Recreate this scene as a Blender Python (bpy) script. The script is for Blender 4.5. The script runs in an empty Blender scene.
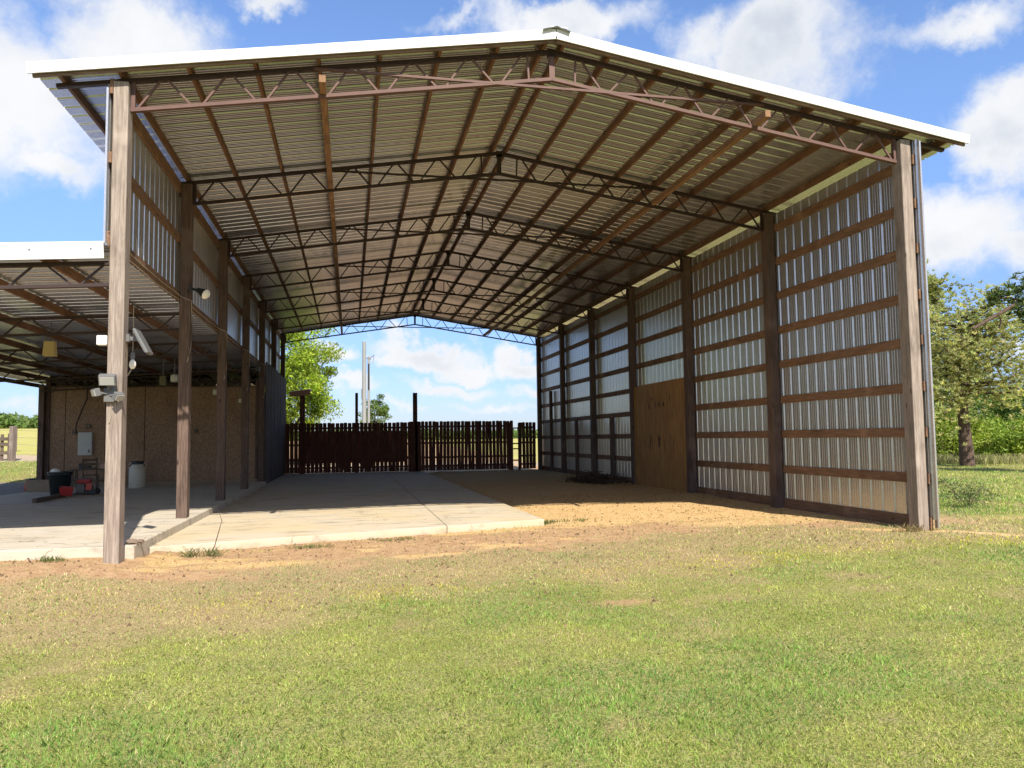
import bpy, math, random
import numpy as np
from mathutils import Vector, Matrix, Euler

random.seed(7)
RNG = np.random.default_rng(11)
S = bpy.context.scene
COL = S.collection

# ------------------------------------------------------------------ camera
CAM = np.array([-2.9899, -11.048, 1.4259])
F_PX, YAW, PITCH, ROLL = 775.67, 0.20604, 0.06935, -0.01349


def cam_axes():
    cy, sy = math.cos(YAW), math.sin(YAW)
    cp, sp = math.cos(PITCH), math.sin(PITCH)
    f = np.array([sy * cp, cy * cp, sp])
    r = np.array([cy, -sy, 0.0])
    u = np.cross(r, f)
    cr, sr = math.cos(ROLL), math.sin(ROLL)
    return r * cr + u * sr, u * cr - r * sr, f


AX = cam_axes()
cd = bpy.data.cameras.new('camera')
cd.sensor_width = 36.0
cd.lens = F_PX / 1024 * 36.0
cd.clip_start, cd.clip_end = 0.1, 5000
cam = bpy.data.objects.new('camera', cd)
COL.objects.link(cam)
mw = Matrix.Identity(4)
for i, a in enumerate((AX[0], AX[1], -AX[2])):
    for j in range(3):
        mw[j][i] = a[j]
for j in range(3):
    mw[j][3] = CAM[j]
cam.matrix_world = mw
S.camera = cam


def pix_dir(px, py):
    d = (px - 512) / F_PX * AX[0] - (py - 384) / F_PX * AX[1] + AX[2]
    return d / np.linalg.norm(d)


# ------------------------------------------------------------------ light
SUN_DIR = Vector((0.19, -1.0, 1.0)).normalized()      # towards the sun
sl = bpy.data.lights.new('sun', 'SUN')
sl.energy = 4.8
sl.angle = math.radians(0.5)
sl.color = (1.0, 0.925, 0.815)
sun = bpy.data.objects.new('sun', sl)
COL.objects.link(sun)
sun.rotation_euler = (-SUN_DIR).to_track_quat('-Z', 'Y').to_euler()
sun.location = (4, -20, 20)

S.view_settings.view_transform = 'Standard'
S.view_settings.look = 'None'
S.view_settings.exposure = 0.78
S.view_settings.gamma = 1
S.view_settings.use_curve_mapping = False
S.render.engine = 'CYCLES'
S.cycles.max_bounces = 8
S.cycles.diffuse_bounces = 5
S.cycles.glossy_bounces = 4
S.cycles.transparent_max_bounces = 8
S.cycles.use_denoising = True
S.cycles.use_adaptive_sampling = True
S.cycles.adaptive_threshold = 0.02
S.cycles.sample_clamp_indirect = 6

W_ = bpy.data.worlds.new('World')
S.world = W_
W_.use_nodes = True


def N(nt, typ, **kw):
    n = nt.nodes.new(typ)
    for k, v in kw.items():
        if k == 'inp':
            for kk, vv in v.items():
                n.inputs[kk].default_value = vv
        else:
            setattr(n, k, v)
    return n


def L(nt, a, b):
    nt.links.new(a, b)


def math_node(nt, op, a, b=None, clamp=False):
    n = nt.nodes.new('ShaderNodeMath')
    n.operation = op
    n.use_clamp = clamp
    for i, v in enumerate((a, b)):
        if v is None:
            continue
        if isinstance(v, (int, float)):
            n.inputs[i].default_value = v
        else:
            nt.links.new(v, n.inputs[i])
    return n.outputs[0]


def maprange(nt, v, a, b, c=0.0, d=1.0, smooth=True):
    n = nt.nodes.new('ShaderNodeMapRange')
    n.interpolation_type = 'SMOOTHSTEP' if smooth else 'LINEAR'
    nt.links.new(v, n.inputs[0])
    for i, x in enumerate((a, b, c, d)):
        n.inputs[i + 1].default_value = x
    return n.outputs[0]


def mixc(nt, fac, a, b, mode='MIX'):
    n = nt.nodes.new('ShaderNodeMix')
    n.data_type = 'RGBA'
    n.blend_type = mode
    for sock, v in ((n.inputs['Factor'], fac), (n.inputs[6], a), (n.inputs[7], b)):
        if hasattr(v, 'is_linked') or isinstance(v, bpy.types.NodeSocket):
            nt.links.new(v, sock)
        elif isinstance(v, (tuple, list)):
            sock.default_value = (*v[:3], 1)
        else:
            sock.default_value = v
    return n.outputs[2]


def build_sky():
    nt = W_.node_tree
    nt.nodes.clear()
    out = N(nt, 'ShaderNodeOutputWorld')
    bg = N(nt, 'ShaderNodeBackground')
    bg.inputs['Strength'].default_value = 0.15
    L(nt, bg.outputs[0], out.inputs[0])
    sky = N(nt, 'ShaderNodeTexSky', sky_type='NISHITA', sun_disc=False)
    sky.sun_elevation = math.asin(SUN_DIR.z)
    sky.sun_rotation = math.atan2(SUN_DIR.x, SUN_DIR.y)
    sky.air_density = 1.0
    sky.dust_density = 0.35
    sky.ozone_density = 2.5
    tc = N(nt, 'ShaderNodeTexCoord')
    dirv = tc.outputs['Generated']
    # billow the direction, so that every cloud gets a broken edge
    warp = N(nt, 'ShaderNodeTexNoise', inp={'Scale': 7.0, 'Detail': 7.0, 'Roughness': 0.62})
    L(nt, dirv, warp.inputs['Vector'])
    sub = N(nt, 'ShaderNodeVectorMath', operation='SUBTRACT')
    L(nt, warp.outputs['Color'], sub.inputs[0])
    sub.inputs[1].default_value = (0.5, 0.5, 0.5)
    sc = N(nt, 'ShaderNodeVectorMath', operation='SCALE')
    sc.inputs['Scale'].default_value = 0.17
    L(nt, sub.outputs[0], sc.inputs[0])
    add = N(nt, 'ShaderNodeVectorMath', operation='ADD')
    L(nt, dirv, add.inputs[0])
    L(nt, sc.outputs[0], add.inputs[1])
    wd = add.outputs[0]
    clouds = [  # centre of the cloud and its half-width / half-height
        (15, 95, 110, 85, .95), (135, 40, 85, 62, .95), (55, 165, 70, 30, .75), (262, -2, 48, 18, .75),
        (455, 25, 60, 18, .55), (560, 22, 110, 34, .9), (775, 55, 95, 72, 1.0), (700, 40, 60, 40, .7),
        (945, 22, 85, 30, .7), (1000, 135, 52, 60, .95), (1030, 95, 55, 45, .9), (960, 240, 95, 58, 1.0),
        (1040, 250, 60, 50, .8), (428, 352, 70, 20, 1.0), (395, 362, 40, 14, .8), (330, 366, 50, 17, .8), (530, 356, 52, 20, 1.0), (470, 362, 60, 15, .8),
        (455, 384, 75, 13, .72), (345, 390, 60, 13, .66), (545, 384, 50, 13, .7), (500, 404, 80, 11, .6), (400, 410, 70, 10, .58), (30, 398, 60, 11, .5), (1010, 350, 60, 25, .6), (600, 400, 60, 25, .9), (720, 110, 30, 16, .35)]
    top = None
    for (px, py, rx, ry, k) in clouds:
        c = pix_dir(px, py)
        z = Vector(c)
        x = Vector((c[1], -c[0], 0)).normalized()
        y = z.cross(x) * -1
        y = x.cross(z) * -1
        m = Matrix((x, y, z)).transposed()
        if m.determinant() < 0:
            y = -y
            m = Matrix((x, y, z)).transposed()
        mp = N(nt, 'ShaderNodeMapping', vector_type='TEXTURE')
        mp.inputs['Location'].default_value = c
        mp.inputs['Rotation'].default_value = m.to_euler()
        mp.inputs['Scale'].default_value = (rx / F_PX * 1.25, ry / F_PX * 1.25, 0.35)
        L(nt, wd, mp.inputs['Vector'])
        g = N(nt, 'ShaderNodeTexGradient', gradient_type='SPHERICAL')
        L(nt, mp.outputs[0], g.inputs[0])
        v = math_node(nt, 'MULTIPLY', g.outputs['Fac'], k)
        top = v if top is None else math_node(nt, 'MAXIMUM', top, v)
    # unseen clouds behind and above the camera, thickened to brighten the shaded barn
    sep = N(nt, 'ShaderNodeSeparateXYZ')
    L(nt, dirv, sep.inputs[0])
    cl_n = N(nt, 'ShaderNodeTexNoise', inp={'Scale': 2.6, 'Detail': 8.0, 'Roughness': 0.6})
    L(nt, dirv, cl_n.inputs['Vector'])
    behind = maprange(nt, sep.outputs['Y'], 0.35, -0.1)
    rest = math_node(nt, 'MULTIPLY', maprange(nt, cl_n.outputs['Fac'], 0.42, 0.66), behind)
    fine = N(nt, 'ShaderNodeTexNoise', inp={'Scale': 16.0, 'Detail': 9.0, 'Roughness': 0.65})
    L(nt, dirv, fine.inputs['Vector'])
    dens = math_node(nt, 'ADD', top, math_node(nt, 'MULTIPLY', math_node(nt, 'SUBTRACT', fine.outputs['Fac'], 0.5), 0.45))
    mask = maprange(nt, dens, 0.22, 0.66)
    mask = math_node(nt, 'MAXIMUM', mask, rest)
    # grey undersides and bright heads
    shade_n = N(nt, 'ShaderNodeTexNoise', inp={'Scale': 6.0, 'Detail': 7.0, 'Roughness': 0.55})
    offs = N(nt, 'ShaderNodeVectorMath', operation='ADD')
    L(nt, dirv, offs.inputs[0])
    offs.inputs[1].default_value = (3.1, 1.7, 0.04)
    L(nt, offs.outputs[0], shade_n.inputs['Vector'])
    deep = maprange(nt, dens, 0.5, 0.95)
    sh = math_node(nt, 'MULTIPLY', maprange(nt, shade_n.outputs['Fac'], 0.36, 0.62), math_node(nt, 'ADD', math_node(nt, 'MULTIPLY', deep, 0.7), 0.25), True)
    sh = math_node(nt, 'MULTIPLY', sh, maprange(nt, sep.outputs['Z'], .02, .3, .35, 1.0))
    ccol = mixc(nt, sh, (3.7, 3.75, 3.85), (2.35, 2.6, 3.0))
    # a little more saturated than the model sky
    hsv = N(nt, 'ShaderNodeHueSaturation', inp={'Saturation': 1.08, 'Value': 1.0})
    L(nt, sky.outputs[0], hsv.inputs['Color'])
    # keep the air near the horizon pale blue instead of white
    low = maprange(nt, sep.outputs['Z'], .0, .42)
    hz = mixc(nt, low, (.36, .405, .60), (.88, .86, .94))
    skyc = mixc(nt, 1.0, hsv.outputs[0], hz, 'MULTIPLY')
    col = mixc(nt, mask, skyc, ccol)
    L(nt, col, bg.inputs['Color'])


build_sky()


# ------------------------------------------------------------------ helpers
def tag(o, label=None, cat=None, group=None, kind=None):
    if label:
        o['label'] = label
    if cat:
        o['category'] = cat
    if group:
        o['group'] = group
    if kind:
        o['kind'] = kind
    return o


def empty(name, loc=(0, 0, 0), rz=0.0):
    o = bpy.data.objects.new(name, None)
    COL.objects.link(o)
    o.location = loc
    o.rotation_euler = (0, 0, rz)
    o.empty_display_size = 0.2
    return o


def dup(o, parent=None, loc=None):
    c = o.copy()
    COL.objects.link(c)
    if parent is not None:
        c.parent = parent
    if loc is not None:
        c.location = loc
    for ch in list(o.children):
        dup(ch, c)
    return c


class MB:
    def __init__(self):
        self.v, self.f, self.smooth = [], [], []

    def _add(self, vs, fs, smooth=False):
        b = len(self.v)
        self.v += [tuple(x) for x in vs]
        self.f += [tuple(i + b for i in f) for f in fs]
        self.smooth += [smooth] * len(fs)

    def box(self, c, s, rot=None):
        hx, hy, hz = s[0] / 2, s[1] / 2, s[2] / 2
        vs = [Vector((x, y, z)) for x in (-hx, hx) for y in (-hy, hy) for z in (-hz, hz)]
        if rot is not None:
            vs = [rot @ v for v in vs]
        vs = [v + Vector(c) for v in vs]
        self._add(vs, [(0, 1, 3, 2), (4, 6, 7, 5), (0, 4, 5, 1), (2, 3, 7, 6), (0, 2, 6, 4), (1, 5, 7, 3)])
        return self

    def span(self, a, b):
        self.box([(a[i] + b[i]) / 2 for i in range(3)], [abs(b[i] - a[i]) for i in range(3)])
        return self

    def bar(self, p, q, w, h, up=(0, 0, 1)):
        p, q = Vector(p), Vector(q)
        d = (q - p).normalized()
        up = Vector(up)
        x = d.cross(up)
        if x.length < 1e-4:
            x = d.cross(Vector((1, 0, 0)))
        x.normalize()
        y = x.cross(d)
        x *= w / 2
        y *= h / 2
        vs = [p - x - y, p + x - y, p + x + y, p - x + y, q - x - y, q + x - y, q + x + y, q - x + y]
        self._add(vs, [(0, 1, 2, 3), (7, 6, 5, 4), (0, 4, 5, 1), (1, 5, 6, 2), (2, 6, 7, 3), (3, 7, 4, 0)])
        return self

    def tube(self, pts, r, n=8, taper=None):
        pts = [Vector(p) for p in pts]
        rings = []
        for i, p in enumerate(pts):
            d = (pts[min(i + 1, len(pts) - 1)] - pts[max(i - 1, 0)]).normalized()
            x = d.cross(Vector((0, 0, 1)))
            if x.length < 1e-3:
                x = Vector((1, 0, 0))
            x.normalize()
            y = d.cross(x)
            rr = float(r if taper is None else r * taper[i])
            rings.append([p + rr * (math.cos(2 * math.pi * k / n) * x + math.sin(2 * math.pi * k / n) * y) for k in range(n)])
        vs = [v for ring in rings for v in ring]
        fs = []
        for i in range(len(pts) - 1):
            for k in range(n):
                a, b = i * n + k, i * n + (k + 1) % n
                fs.append((a, b, b + n, a + n))
        self._add(vs, fs, True)
        e = len(vs) - n
        self._add(rings[0], [tuple(range(n))])
        self._add(rings[-1], [tuple(reversed(range(n)))])
        return self

    def lathe(self, prof, c=(0, 0, 0), n=20, smooth=True):
        vs, fs = [], []
        for (r, z) in prof:
            for k in range(n):
                a = 2 * math.pi * k / n
                vs.append((c[0] + r * math.cos(a), c[1] + r * math.sin(a), c[2] + z))
        for i in range(len(prof) - 1):
            for k in range(n):
                a, b = i * n + k, i * n + (k + 1) % n
                fs.append((a, b, b + n, a + n))
        self._add(vs, fs, smooth)
        return self

    def prism(self, poly, z0, z1):
        n = len(poly)
        vs = [(x, y, z0) for x, y in poly] + [(x, y, z1) for x, y in poly]
        fs = [tuple(reversed(range(n))), tuple(range(n, 2 * n))]
        fs += [(i, (i + 1) % n, n + (i + 1) % n, n + i) for i in range(n)]
        self._add(vs, fs)
        return self

    def build(self, name, mat, parent=None, bevel=0.0, loc=None):
        me = bpy.data.meshes.new(name)
        me.from_pydata(self.v, [], self.f)
        me.validate()
        me.polygons.foreach_set('use_smooth', self.smooth[:len(me.polygons)])
        if mat:
            me.materials.append(mat)
        o = bpy.data.objects.new(name, me)
        COL.objects.link(o)
        if parent is not None:
            o.parent = parent
        if loc is not None:
            o.location = loc
        if bevel:
            b = o.modifiers.new('bevel', 'BEVEL')
            b.width = bevel
            b.segments = 2
            b.limit_method = 'ANGLE'
        return o


def np_mesh(name, verts, faces_flat, face_sizes, mat, parent=None, colors=None, smooth=False):
    me = bpy.data.meshes.new(name)
    me.vertices.add(len(verts))
    me.vertices.foreach_set('co', np.asarray(verts, np.float32).ravel())
    me.loops.add(len(faces_flat))
    me.loops.foreach_set('vertex_index', np.asarray(faces_flat, np.int32))
    nf = len(face_sizes)
    me.polygons.add(nf)
    st = np.concatenate([[0], np.cumsum(face_sizes)[:-1]]).astype(np.int32)
    me.polygons.foreach_set('loop_start', st)
    if smooth:
        me.polygons.foreach_set('use_smooth', np.ones(nf, bool))
    me.update(calc_edges=True)
    if colors is not None:
        for nm, c in colors.items():
            at = me.color_attributes.new(nm, 'FLOAT_COLOR', 'POINT')
            c4 = np.ones((len(verts), 4), np.float32)
            c4[:, :3] = c
            at.data.foreach_set('color', c4.ravel())
    if mat:
        me.materials.append(mat)
    o = bpy.data.objects.new(name, me)
    COL.objects.link(o)
    if parent is not None:
        o.parent = parent
    return o


class VNoise:
    """small value noise for placing things"""
    def __init__(self, seed):
        self.t = np.random.default_rng(seed).random((256, 256))

    def at(self, x, y):
        x, y = np.asarray(x, float), np.asarray(y, float)
        xi, yi = np.floor(x).astype(int), np.floor(y).astype(int)
        fx, fy = x - xi, y - yi
        fx, fy = fx * fx * (3 - 2 * fx), fy * fy * (3 - 2 * fy)
        t = self.t
        a, b = t[xi % 256, yi % 256], t[(xi + 1) % 256, yi % 256]
        c, d = t[xi % 256, (yi + 1) % 256], t[(xi + 1) % 256, (yi + 1) % 256]
        return (a * (1 - fx) + b * fx) * (1 - fy) + (c * (1 - fx) + d * fx) * fy

    def fbm(self, x, y, o=4):
        s, k, n = 0, .5, 0
        for i in range(o):
            s = s + k * self.at(x * 2 ** i + 17 * i, y * 2 ** i + 31 * i)
            n += k
            k *= .55
        return s / n


VN, VN2 = VNoise(3), VNoise(9)


def sstep(a, b, x):
    t = np.clip((np.asarray(x, float) - a) / (b - a), 0, 1)
    return t * t * (3 - 2 * t)


# ------------------------------------------------------------------ materials
MATS = {}


def mat_base(name, rough=0.6, metal=0.0, spec=0.5):
    m = bpy.data.materials.new(name)
    m.use_nodes = True
    nt = m.node_tree
    b = nt.nodes['Principled BSDF']
    b.inputs['Roughness'].default_value = rough
    b.inputs['Metallic'].default_value = metal
    b.inputs['Specular IOR Level'].default_value = spec
    return m, nt, b


def noise(nt, vec, scale, detail=5, rough=.6, mapscale=None, loc=None):
    if mapscale is not None:
        mp = N(nt, 'ShaderNodeMapping')
        mp.inputs['Scale'].default_value = mapscale
        L(nt, vec, mp.inputs['Vector'])
        vec = mp.outputs[0]
    n = N(nt, 'ShaderNodeTexNoise', inp={'Scale': scale, 'Detail': detail, 'Roughness': rough})
    L(nt, vec, n.inputs['Vector'])
    return n.outputs['Fac']


def bump(nt, b, h, strength=.3, dist=.01):
    bp = N(nt, 'ShaderNodeBump', inp={'Strength': strength, 'Distance': dist})
    L(nt, h, bp.inputs['Height'])
    L(nt, bp.outputs[0], b.inputs['Normal'])


def wood(name, c1, c2, axis='z', rough=.85, knots=True, bumpy=.35):
    m, nt, b = mat_base(name, rough, 0, .25)
    tc = N(nt, 'ShaderNodeTexCoord')
    oi = N(nt, 'ShaderNodeObjectInfo')
    off = N(nt, 'ShaderNodeVectorMath', operation='ADD')
    L(nt, tc.outputs['Object'], off.inputs[0])
    rs = N(nt, 'ShaderNodeVectorMath', operation='SCALE')
    comb = N(nt, 'ShaderNodeCombineXYZ')
    for i in range(3):
        L(nt, oi.outputs['Random'], comb.inputs[i])
    L(nt, comb.outputs[0], rs.inputs[0])
    rs.inputs['Scale'].default_value = 37.0
    L(nt, rs.outputs[0], off.inputs[1])
    v = off.outputs[0]
    long = {'x': (.06, 1, 1), 'y': (1, .06, 1), 'z': (1, 1, .06)}[axis]
    grain = noise(nt, v, 42, 6, .7, long)
    broad = noise(nt, v, 3.0, 4, .6, {'x': (.35, 1, 1), 'y': (1, .35, 1), 'z': (1, 1, .35)}[axis])
    f = maprange(nt, grain, .3, .72)
    col = mixc(nt, f, c1, c2)
    dark = tuple(x * .5 for x in c1)
    col = mixc(nt, maprange(nt, broad, .52, .78, 0, .7), col, dark)
    light = tuple(min(1, x * 1.35 + .02) for x in c2)
    col = mixc(nt, maprange(nt, noise(nt, v, 1.7, 3, .5), .55, .75, 0, .45), col, light)
    if knots:
        vo = N(nt, 'ShaderNodeTexVoronoi', inp={'Scale': 2.2})
        mp = N(nt, 'ShaderNodeMapping')
        mp.inputs['Scale'].default_value = {'x': (.7, 2, 2), 'y': (2, .7, 2), 'z': (2, 2, .7)}[axis]
        L(nt, v, mp.inputs[0])
        L(nt, mp.outputs[0], vo.inputs['Vector'])
        col = mixc(nt, maprange(nt, vo.outputs['Distance'], .05, .11, .8, 0), col, tuple(x * .35 for x in c1))
    L(nt, col, b.inputs['Base Color'])
    bump(nt, b, grain, bumpy, .006)
    return m


M = MATS
M['post_wood'] = wood('post_wood', (.075, .05, .039), (.165, .115, .09), 'z')  # darkened so the colour carries the shade on the inner posts
M['post_wood_sunlit'] = wood('post_wood_sunlit', (.185, .148, .12), (.36, .298, .25), 'z')  # weathered wood, lightened to hold the sun on the front posts
M['girt_wood'] = wood('girt_wood', (.14, .078, .046), (.27, .16, .098), 'y')
M['purlin_wood'] = wood('purlin_wood', (.11, .056, .033), (.215, .115, .066), 'y')
M['brown_board_x'] = wood('brown_board_x', (.13, .085, .06), (.24, .165, .115), 'x')
M['brace_wood'] = wood('brace_wood', (.17, .095, .055), (.31, .18, .10), 'y')
M['plank_wood'] = wood('plank_wood', (.08, .06, .045), (.17, .13, .1), 'x')
M['fence_wood'] = wood('fence_wood', (.08, .034, .025), (.17, .075, .055), 'z', knots=False)
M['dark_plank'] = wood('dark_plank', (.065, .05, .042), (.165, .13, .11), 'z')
M['fence_rail'] = wood('fence_rail', (.05, .03, .023), (.10, .055, .042), 'x', knots=False)
M['grey_wood'] = wood('grey_wood', (.13, .1, .085), (.26, .21, .18), 'z')


def galvanised(name, tint=(.50, .485, .45), metal=.55, rough=.42, dirt=(.22, .18, .13), dirt_amt=.35):
    m, nt, b = mat_base(name, rough, metal, .5)
    tc = N(nt, 'ShaderNodeTexCoord')
    v = tc.outputs['Object']
    n1 = noise(nt, v, 1.3, 6, .65)
    n2 = noise(nt, v, 26, 3, .5)
    col = mixc(nt, maprange(nt, n2, .3, .7), tint, tuple(x * .86 for x in tint))
    col = mixc(nt, maprange(nt, n1, .5, .8, 0, dirt_amt), col, dirt)
    L(nt, col, b.inputs['Base Color'])
    return m


M['roof_metal'] = galvanised('roof_metal', (.55, .565, .615), .85, .25, dirt_amt=.12)
M['wall_metal'] = galvanised('wall_metal', (.62, .59, .555), .78, .29, dirt_amt=.15)
M['dark_metal_wall'] = galvanised('dark_metal_wall', (.085, .078, .075), .4, .4, (.07, .035, .03), .7)


def painted(name, col, rough=.5, metal=0.0, var=.15, dirt=(.2, .15, .1), amt=.25, sc=6):
    m, nt, b = mat_base(name, rough, metal)
    tc = N(nt, 'ShaderNodeTexCoord')
    v = tc.outputs['Object']
    c = mixc(nt, maprange(nt, noise(nt, v, sc, 5, .65), .35, .75, 0, var * 2), col, tuple(x * .7 for x in col))
    c = mixc(nt, maprange(nt, noise(nt, v, sc * .4, 7, .7), .55, .75, 0, amt), c, dirt)
    L(nt, c, b.inputs['Base Color'])
    bump(nt, b, noise(nt, v, sc * 6, 4, .6), .08, .005)
    return m


M['white_trim'] = painted('white_trim', (.60, .60, .59), .45, 0, .06, (.36, .33, .29), .35, 3)
M['truss_steel'] = painted('truss_steel', (.040, .022, .018), .6, .2, .3, (.08, .035, .022), .6, 5)
M['truss_steel_sunlit'] = painted('truss_steel_sunlit', (.125, .064, .048), .65, .1, .3, (.09, .045, .035), .5, 5)  # same steel for the front truss, with the sunlight put into its colour
M['white_plastic'] = painted('white_plastic', (.72, .71, .67), .45, 0, .05, (.4, .36, .3), .25, 9)
M['lamp_glass'] = painted('lamp_glass', (.80, .78, .70), .12, 0, .03)
M['lens_grey'] = painted('lens_grey', (.36, .36, .34), .15, 0, .05)
M['grey_plastic'] = painted('grey_plastic', (.13, .13, .13), .5, 0, .1)
M['dark_plastic'] = painted('dark_plastic', (.025, .028, .03), .5, 0, .1)
M['bucket_plastic'] = painted('bucket_plastic', (.018, .028, .03), .45, 0, .1, (.1, .08, .06), .3, 6)
M['red_paint'] = painted('red_paint', (.42, .03, .03), .4, 0, .15)
M['faded_red'] = painted('faded_red', (.55, .085, .06), .6, 0, .2)
M['engine_metal'] = painted('engine_metal', (.16, .15, .14), .45, .5, .3)
M['terracotta'] = painted('terracotta', (.27, .10, .06), .8, 0, .2)
M['tan_board'] = painted('tan_board', (.28, .22, .15), .8, 0, .25)
M['yellow_box'] = painted('yellow_box', (.36, .27, .09), .6, 0, .15)
M['olive_box'] = painted('olive_box', (.16, .15, .08), .7, 0, .2)
M['cream_jug'] = painted('cream_jug', (.55, .53, .44), .5, 0, .12, (.25, .2, .15), .4, 5)
M['panel_grey'] = painted('panel_grey', (.45, .46, .44), .5, .1, .12, (.2, .17, .14), .5, 8)
M['cable_black'] = painted('cable_black', (.02, .02, .02), .5)
M['cable_tan'] = painted('cable_tan', (.34, .28, .21), .6)
M['pole_concrete'] = painted('pole_concrete', (.25, .26, .255), .75, 0, .1, (.25, .25, .24), .3, 2)
M['rust_tin'] = painted('rust_tin', (.50, .28, .21), .6, 0, .25)
M['insulation'] = painted('insulation', (.10, .075, .06), .95, 0, .4, (.3, .26, .22), .7, 5)
M['rock'] = painted('rock', (.20, .15, .11), .9, 0, .3)
M['bark'] = wood('bark', (.045, .032, .025), (.13, .095, .075), 'z', .95, False, .8)
M['pine_bark'] = wood('pine_bark', (.06, .04, .032), (.16, .11, .085), 'z', .95, False, .8)


def osb():
    m, nt, b = mat_base('osb_board', .85, 0, .2)
    tc = N(nt, 'ShaderNodeTexCoord')
    v = tc.outputs['Object']
    vo = N(nt, 'ShaderNodeTexVoronoi', inp={'Scale': 40.0})
    mp = N(nt, 'ShaderNodeMapping')
    mp.inputs['Scale'].default_value = (1.5, 1.5, .55)
    mp.inputs['Rotation'].default_value = (0, .4, 0)
    L(nt, v, mp.inputs[0])
    L(nt, mp.outputs[0], vo.inputs['Vector'])
    sp = N(nt, 'ShaderNodeSeparateColor')
    L(nt, vo.outputs['Color'], sp.inputs[0])
    col = mixc(nt, sp.outputs[0], (.21, .13, .083), (.38, .258, .168))
    col = mixc(nt, maprange(nt, noise(nt, v, .9, 5, .6, (1, 1, .4)), .45, .75, 0, .6), col, (.12, .075, .055))
    # seams between the sheets, every 1.22 m
    sx = N(nt, 'ShaderNodeSeparateXYZ')
    L(nt, v, sx.inputs[0])
    fr = math_node(nt, 'ABSOLUTE', math_node(nt, 'SUBTRACT', math_node(nt, 'FRACT', math_node(nt, 'DIVIDE', sx.outputs[0], 1.22)), .5))
    seam = maprange(nt, fr, .487, .495)
    col = mixc(nt, seam, col, (.03, .02, .015))
    L(nt, col, b.inputs['Base Color'])
    bump(nt, b, sp.outputs[0], .2, .004)
    return m


M['osb'] = osb()


def plywood():
    m, nt, b = mat_base('plywood', .75, 0, .3)
    tc = N(nt, 'ShaderNodeTexCoord')
    v = tc.outputs['Object']
    g = noise(nt, v, 14, 5, .6, (1, 1, .12))
    col = mixc(nt, maprange(nt, g, .3, .7), (.29, .145, .042), (.42, .23, .075))
    col = mixc(nt, maprange(nt, noise(nt, v, 1.1, 4, .6), .5, .75, 0, .5), col, (.22, .12, .045))
    # dark smudges in two bands, as on the sheet in the barn
    sx = N(nt, 'ShaderNodeSeparateXYZ')
    L(nt, v, sx.inputs[0])
    z = sx.outputs[2]
    y = sx.outputs[1]

    def band(c, w):
        return maprange(nt, math_node(nt, 'ABSOLUTE', math_node(nt, 'SUBTRACT', z, c)), w, w * .3)
    bands = math_node(nt, 'MAXIMUM', band(2.42, .22), band(1.22, .3))
    mid = maprange(nt, math_node(nt, 'ABSOLUTE', math_node(nt, 'SUBTRACT', y, 10.6)), 1.2, .7)
    blot = maprange(nt, noise(nt, v, 5.5, 3, .6, (1, 1, .45)), .52, .62)
    col = mixc(nt, math_node(nt, 'MULTIPLY', math_node(nt, 'MULTIPLY', bands, mid), blot), col, (.05, .027, .015))
    L(nt, col, b.inputs['Base Color'])
    bump(nt, b, g, .15, .004)
    return m


M['plywood'] = plywood()


def concrete(name, tint=(.43, .38, .30), warm=(.46, .36, .22), joints=None):
    m, nt, b = mat_base(name, .85, 0, .3)
    tc = N(nt, 'ShaderNodeTexCoord')
    v = tc.outputs['Object']
    big = noise(nt, v, .55, 6, .65)
    mid = noise(nt, v, 2.2, 7, .7, (.5, 1.6, 1))
    fine = noise(nt, v, 60, 4, .6)
    col = mixc(nt, maprange(nt, big, .38, .66), tint, warm)
    col = mixc(nt, maprange(nt, mid, .50, .72, 0, .85), col, tuple(x * .42 for x in tint))
    col = mixc(nt, maprange(nt, mid, .46, .30, 0, .4), col, tuple(min(1, x * 1.25) for x in tint))
    col = mixc(nt, maprange(nt, fine, .35, .7, 0, .25), col, tuple(x * .75 for x in tint))
    vo = N(nt, 'ShaderNodeTexVoronoi', feature='DISTANCE_TO_EDGE', inp={'Scale': .34})
    wv = N(nt, 'ShaderNodeVectorMath', operation='ADD')
    wn = N(nt, 'ShaderNodeTexNoise', inp={'Scale': 2.5, 'Detail': 5})
    L(nt, v, wn.inputs['Vector'])
    L(nt, v, wv.inputs[0])
    L(nt, wn.outputs['Color'], wv.inputs[1])
    L(nt, wv.outputs[0], vo.inputs['Vector'])
    crack = maprange(nt, vo.outputs['Distance'], .0015, .005, .55, 0)
    col = mixc(nt, crack, col, (.10, .08, .06))
    sx = N(nt, 'ShaderNodeSeparateXYZ')
    L(nt, v, sx.inputs[0])
    if joints is not None:
        jx, jy = joints
        dx = math_node(nt, 'ABSOLUTE', math_node(nt, 'SUBTRACT', sx.outputs[0], jx))
        fy = math_node(nt, 'ABSOLUTE', math_node(nt, 'SUBTRACT', math_node(nt, 'FRACT', math_node(nt, 'DIVIDE', sx.outputs[1], jy)), .5))
        j = math_node(nt, 'MAXIMUM', maprange(nt, dx, .006, .016, 1, 0), maprange(nt, fy, .4955, .499))
        col = mixc(nt, math_node(nt, 'MULTIPLY', j, .75), col, (.09, .07, .055))
    # earth splashed against the slab's sides
    col = mixc(nt, maprange(nt, sx.outputs[2], -.11, -.30, 0, .6), col, (.30, .18, .10))
    L(nt, col, b.inputs['Base Color'])
    bump(nt, b, fine, .25, .004)
    return m


M['slab'] = concrete('slab_concrete', (.51, .445, .335), (.53, .425, .265), joints=(-1.35, 6.1))
M['lean_slab'] = concrete('lean_slab_concrete', (.50, .455, .375), (.50, .425, .315))


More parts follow.
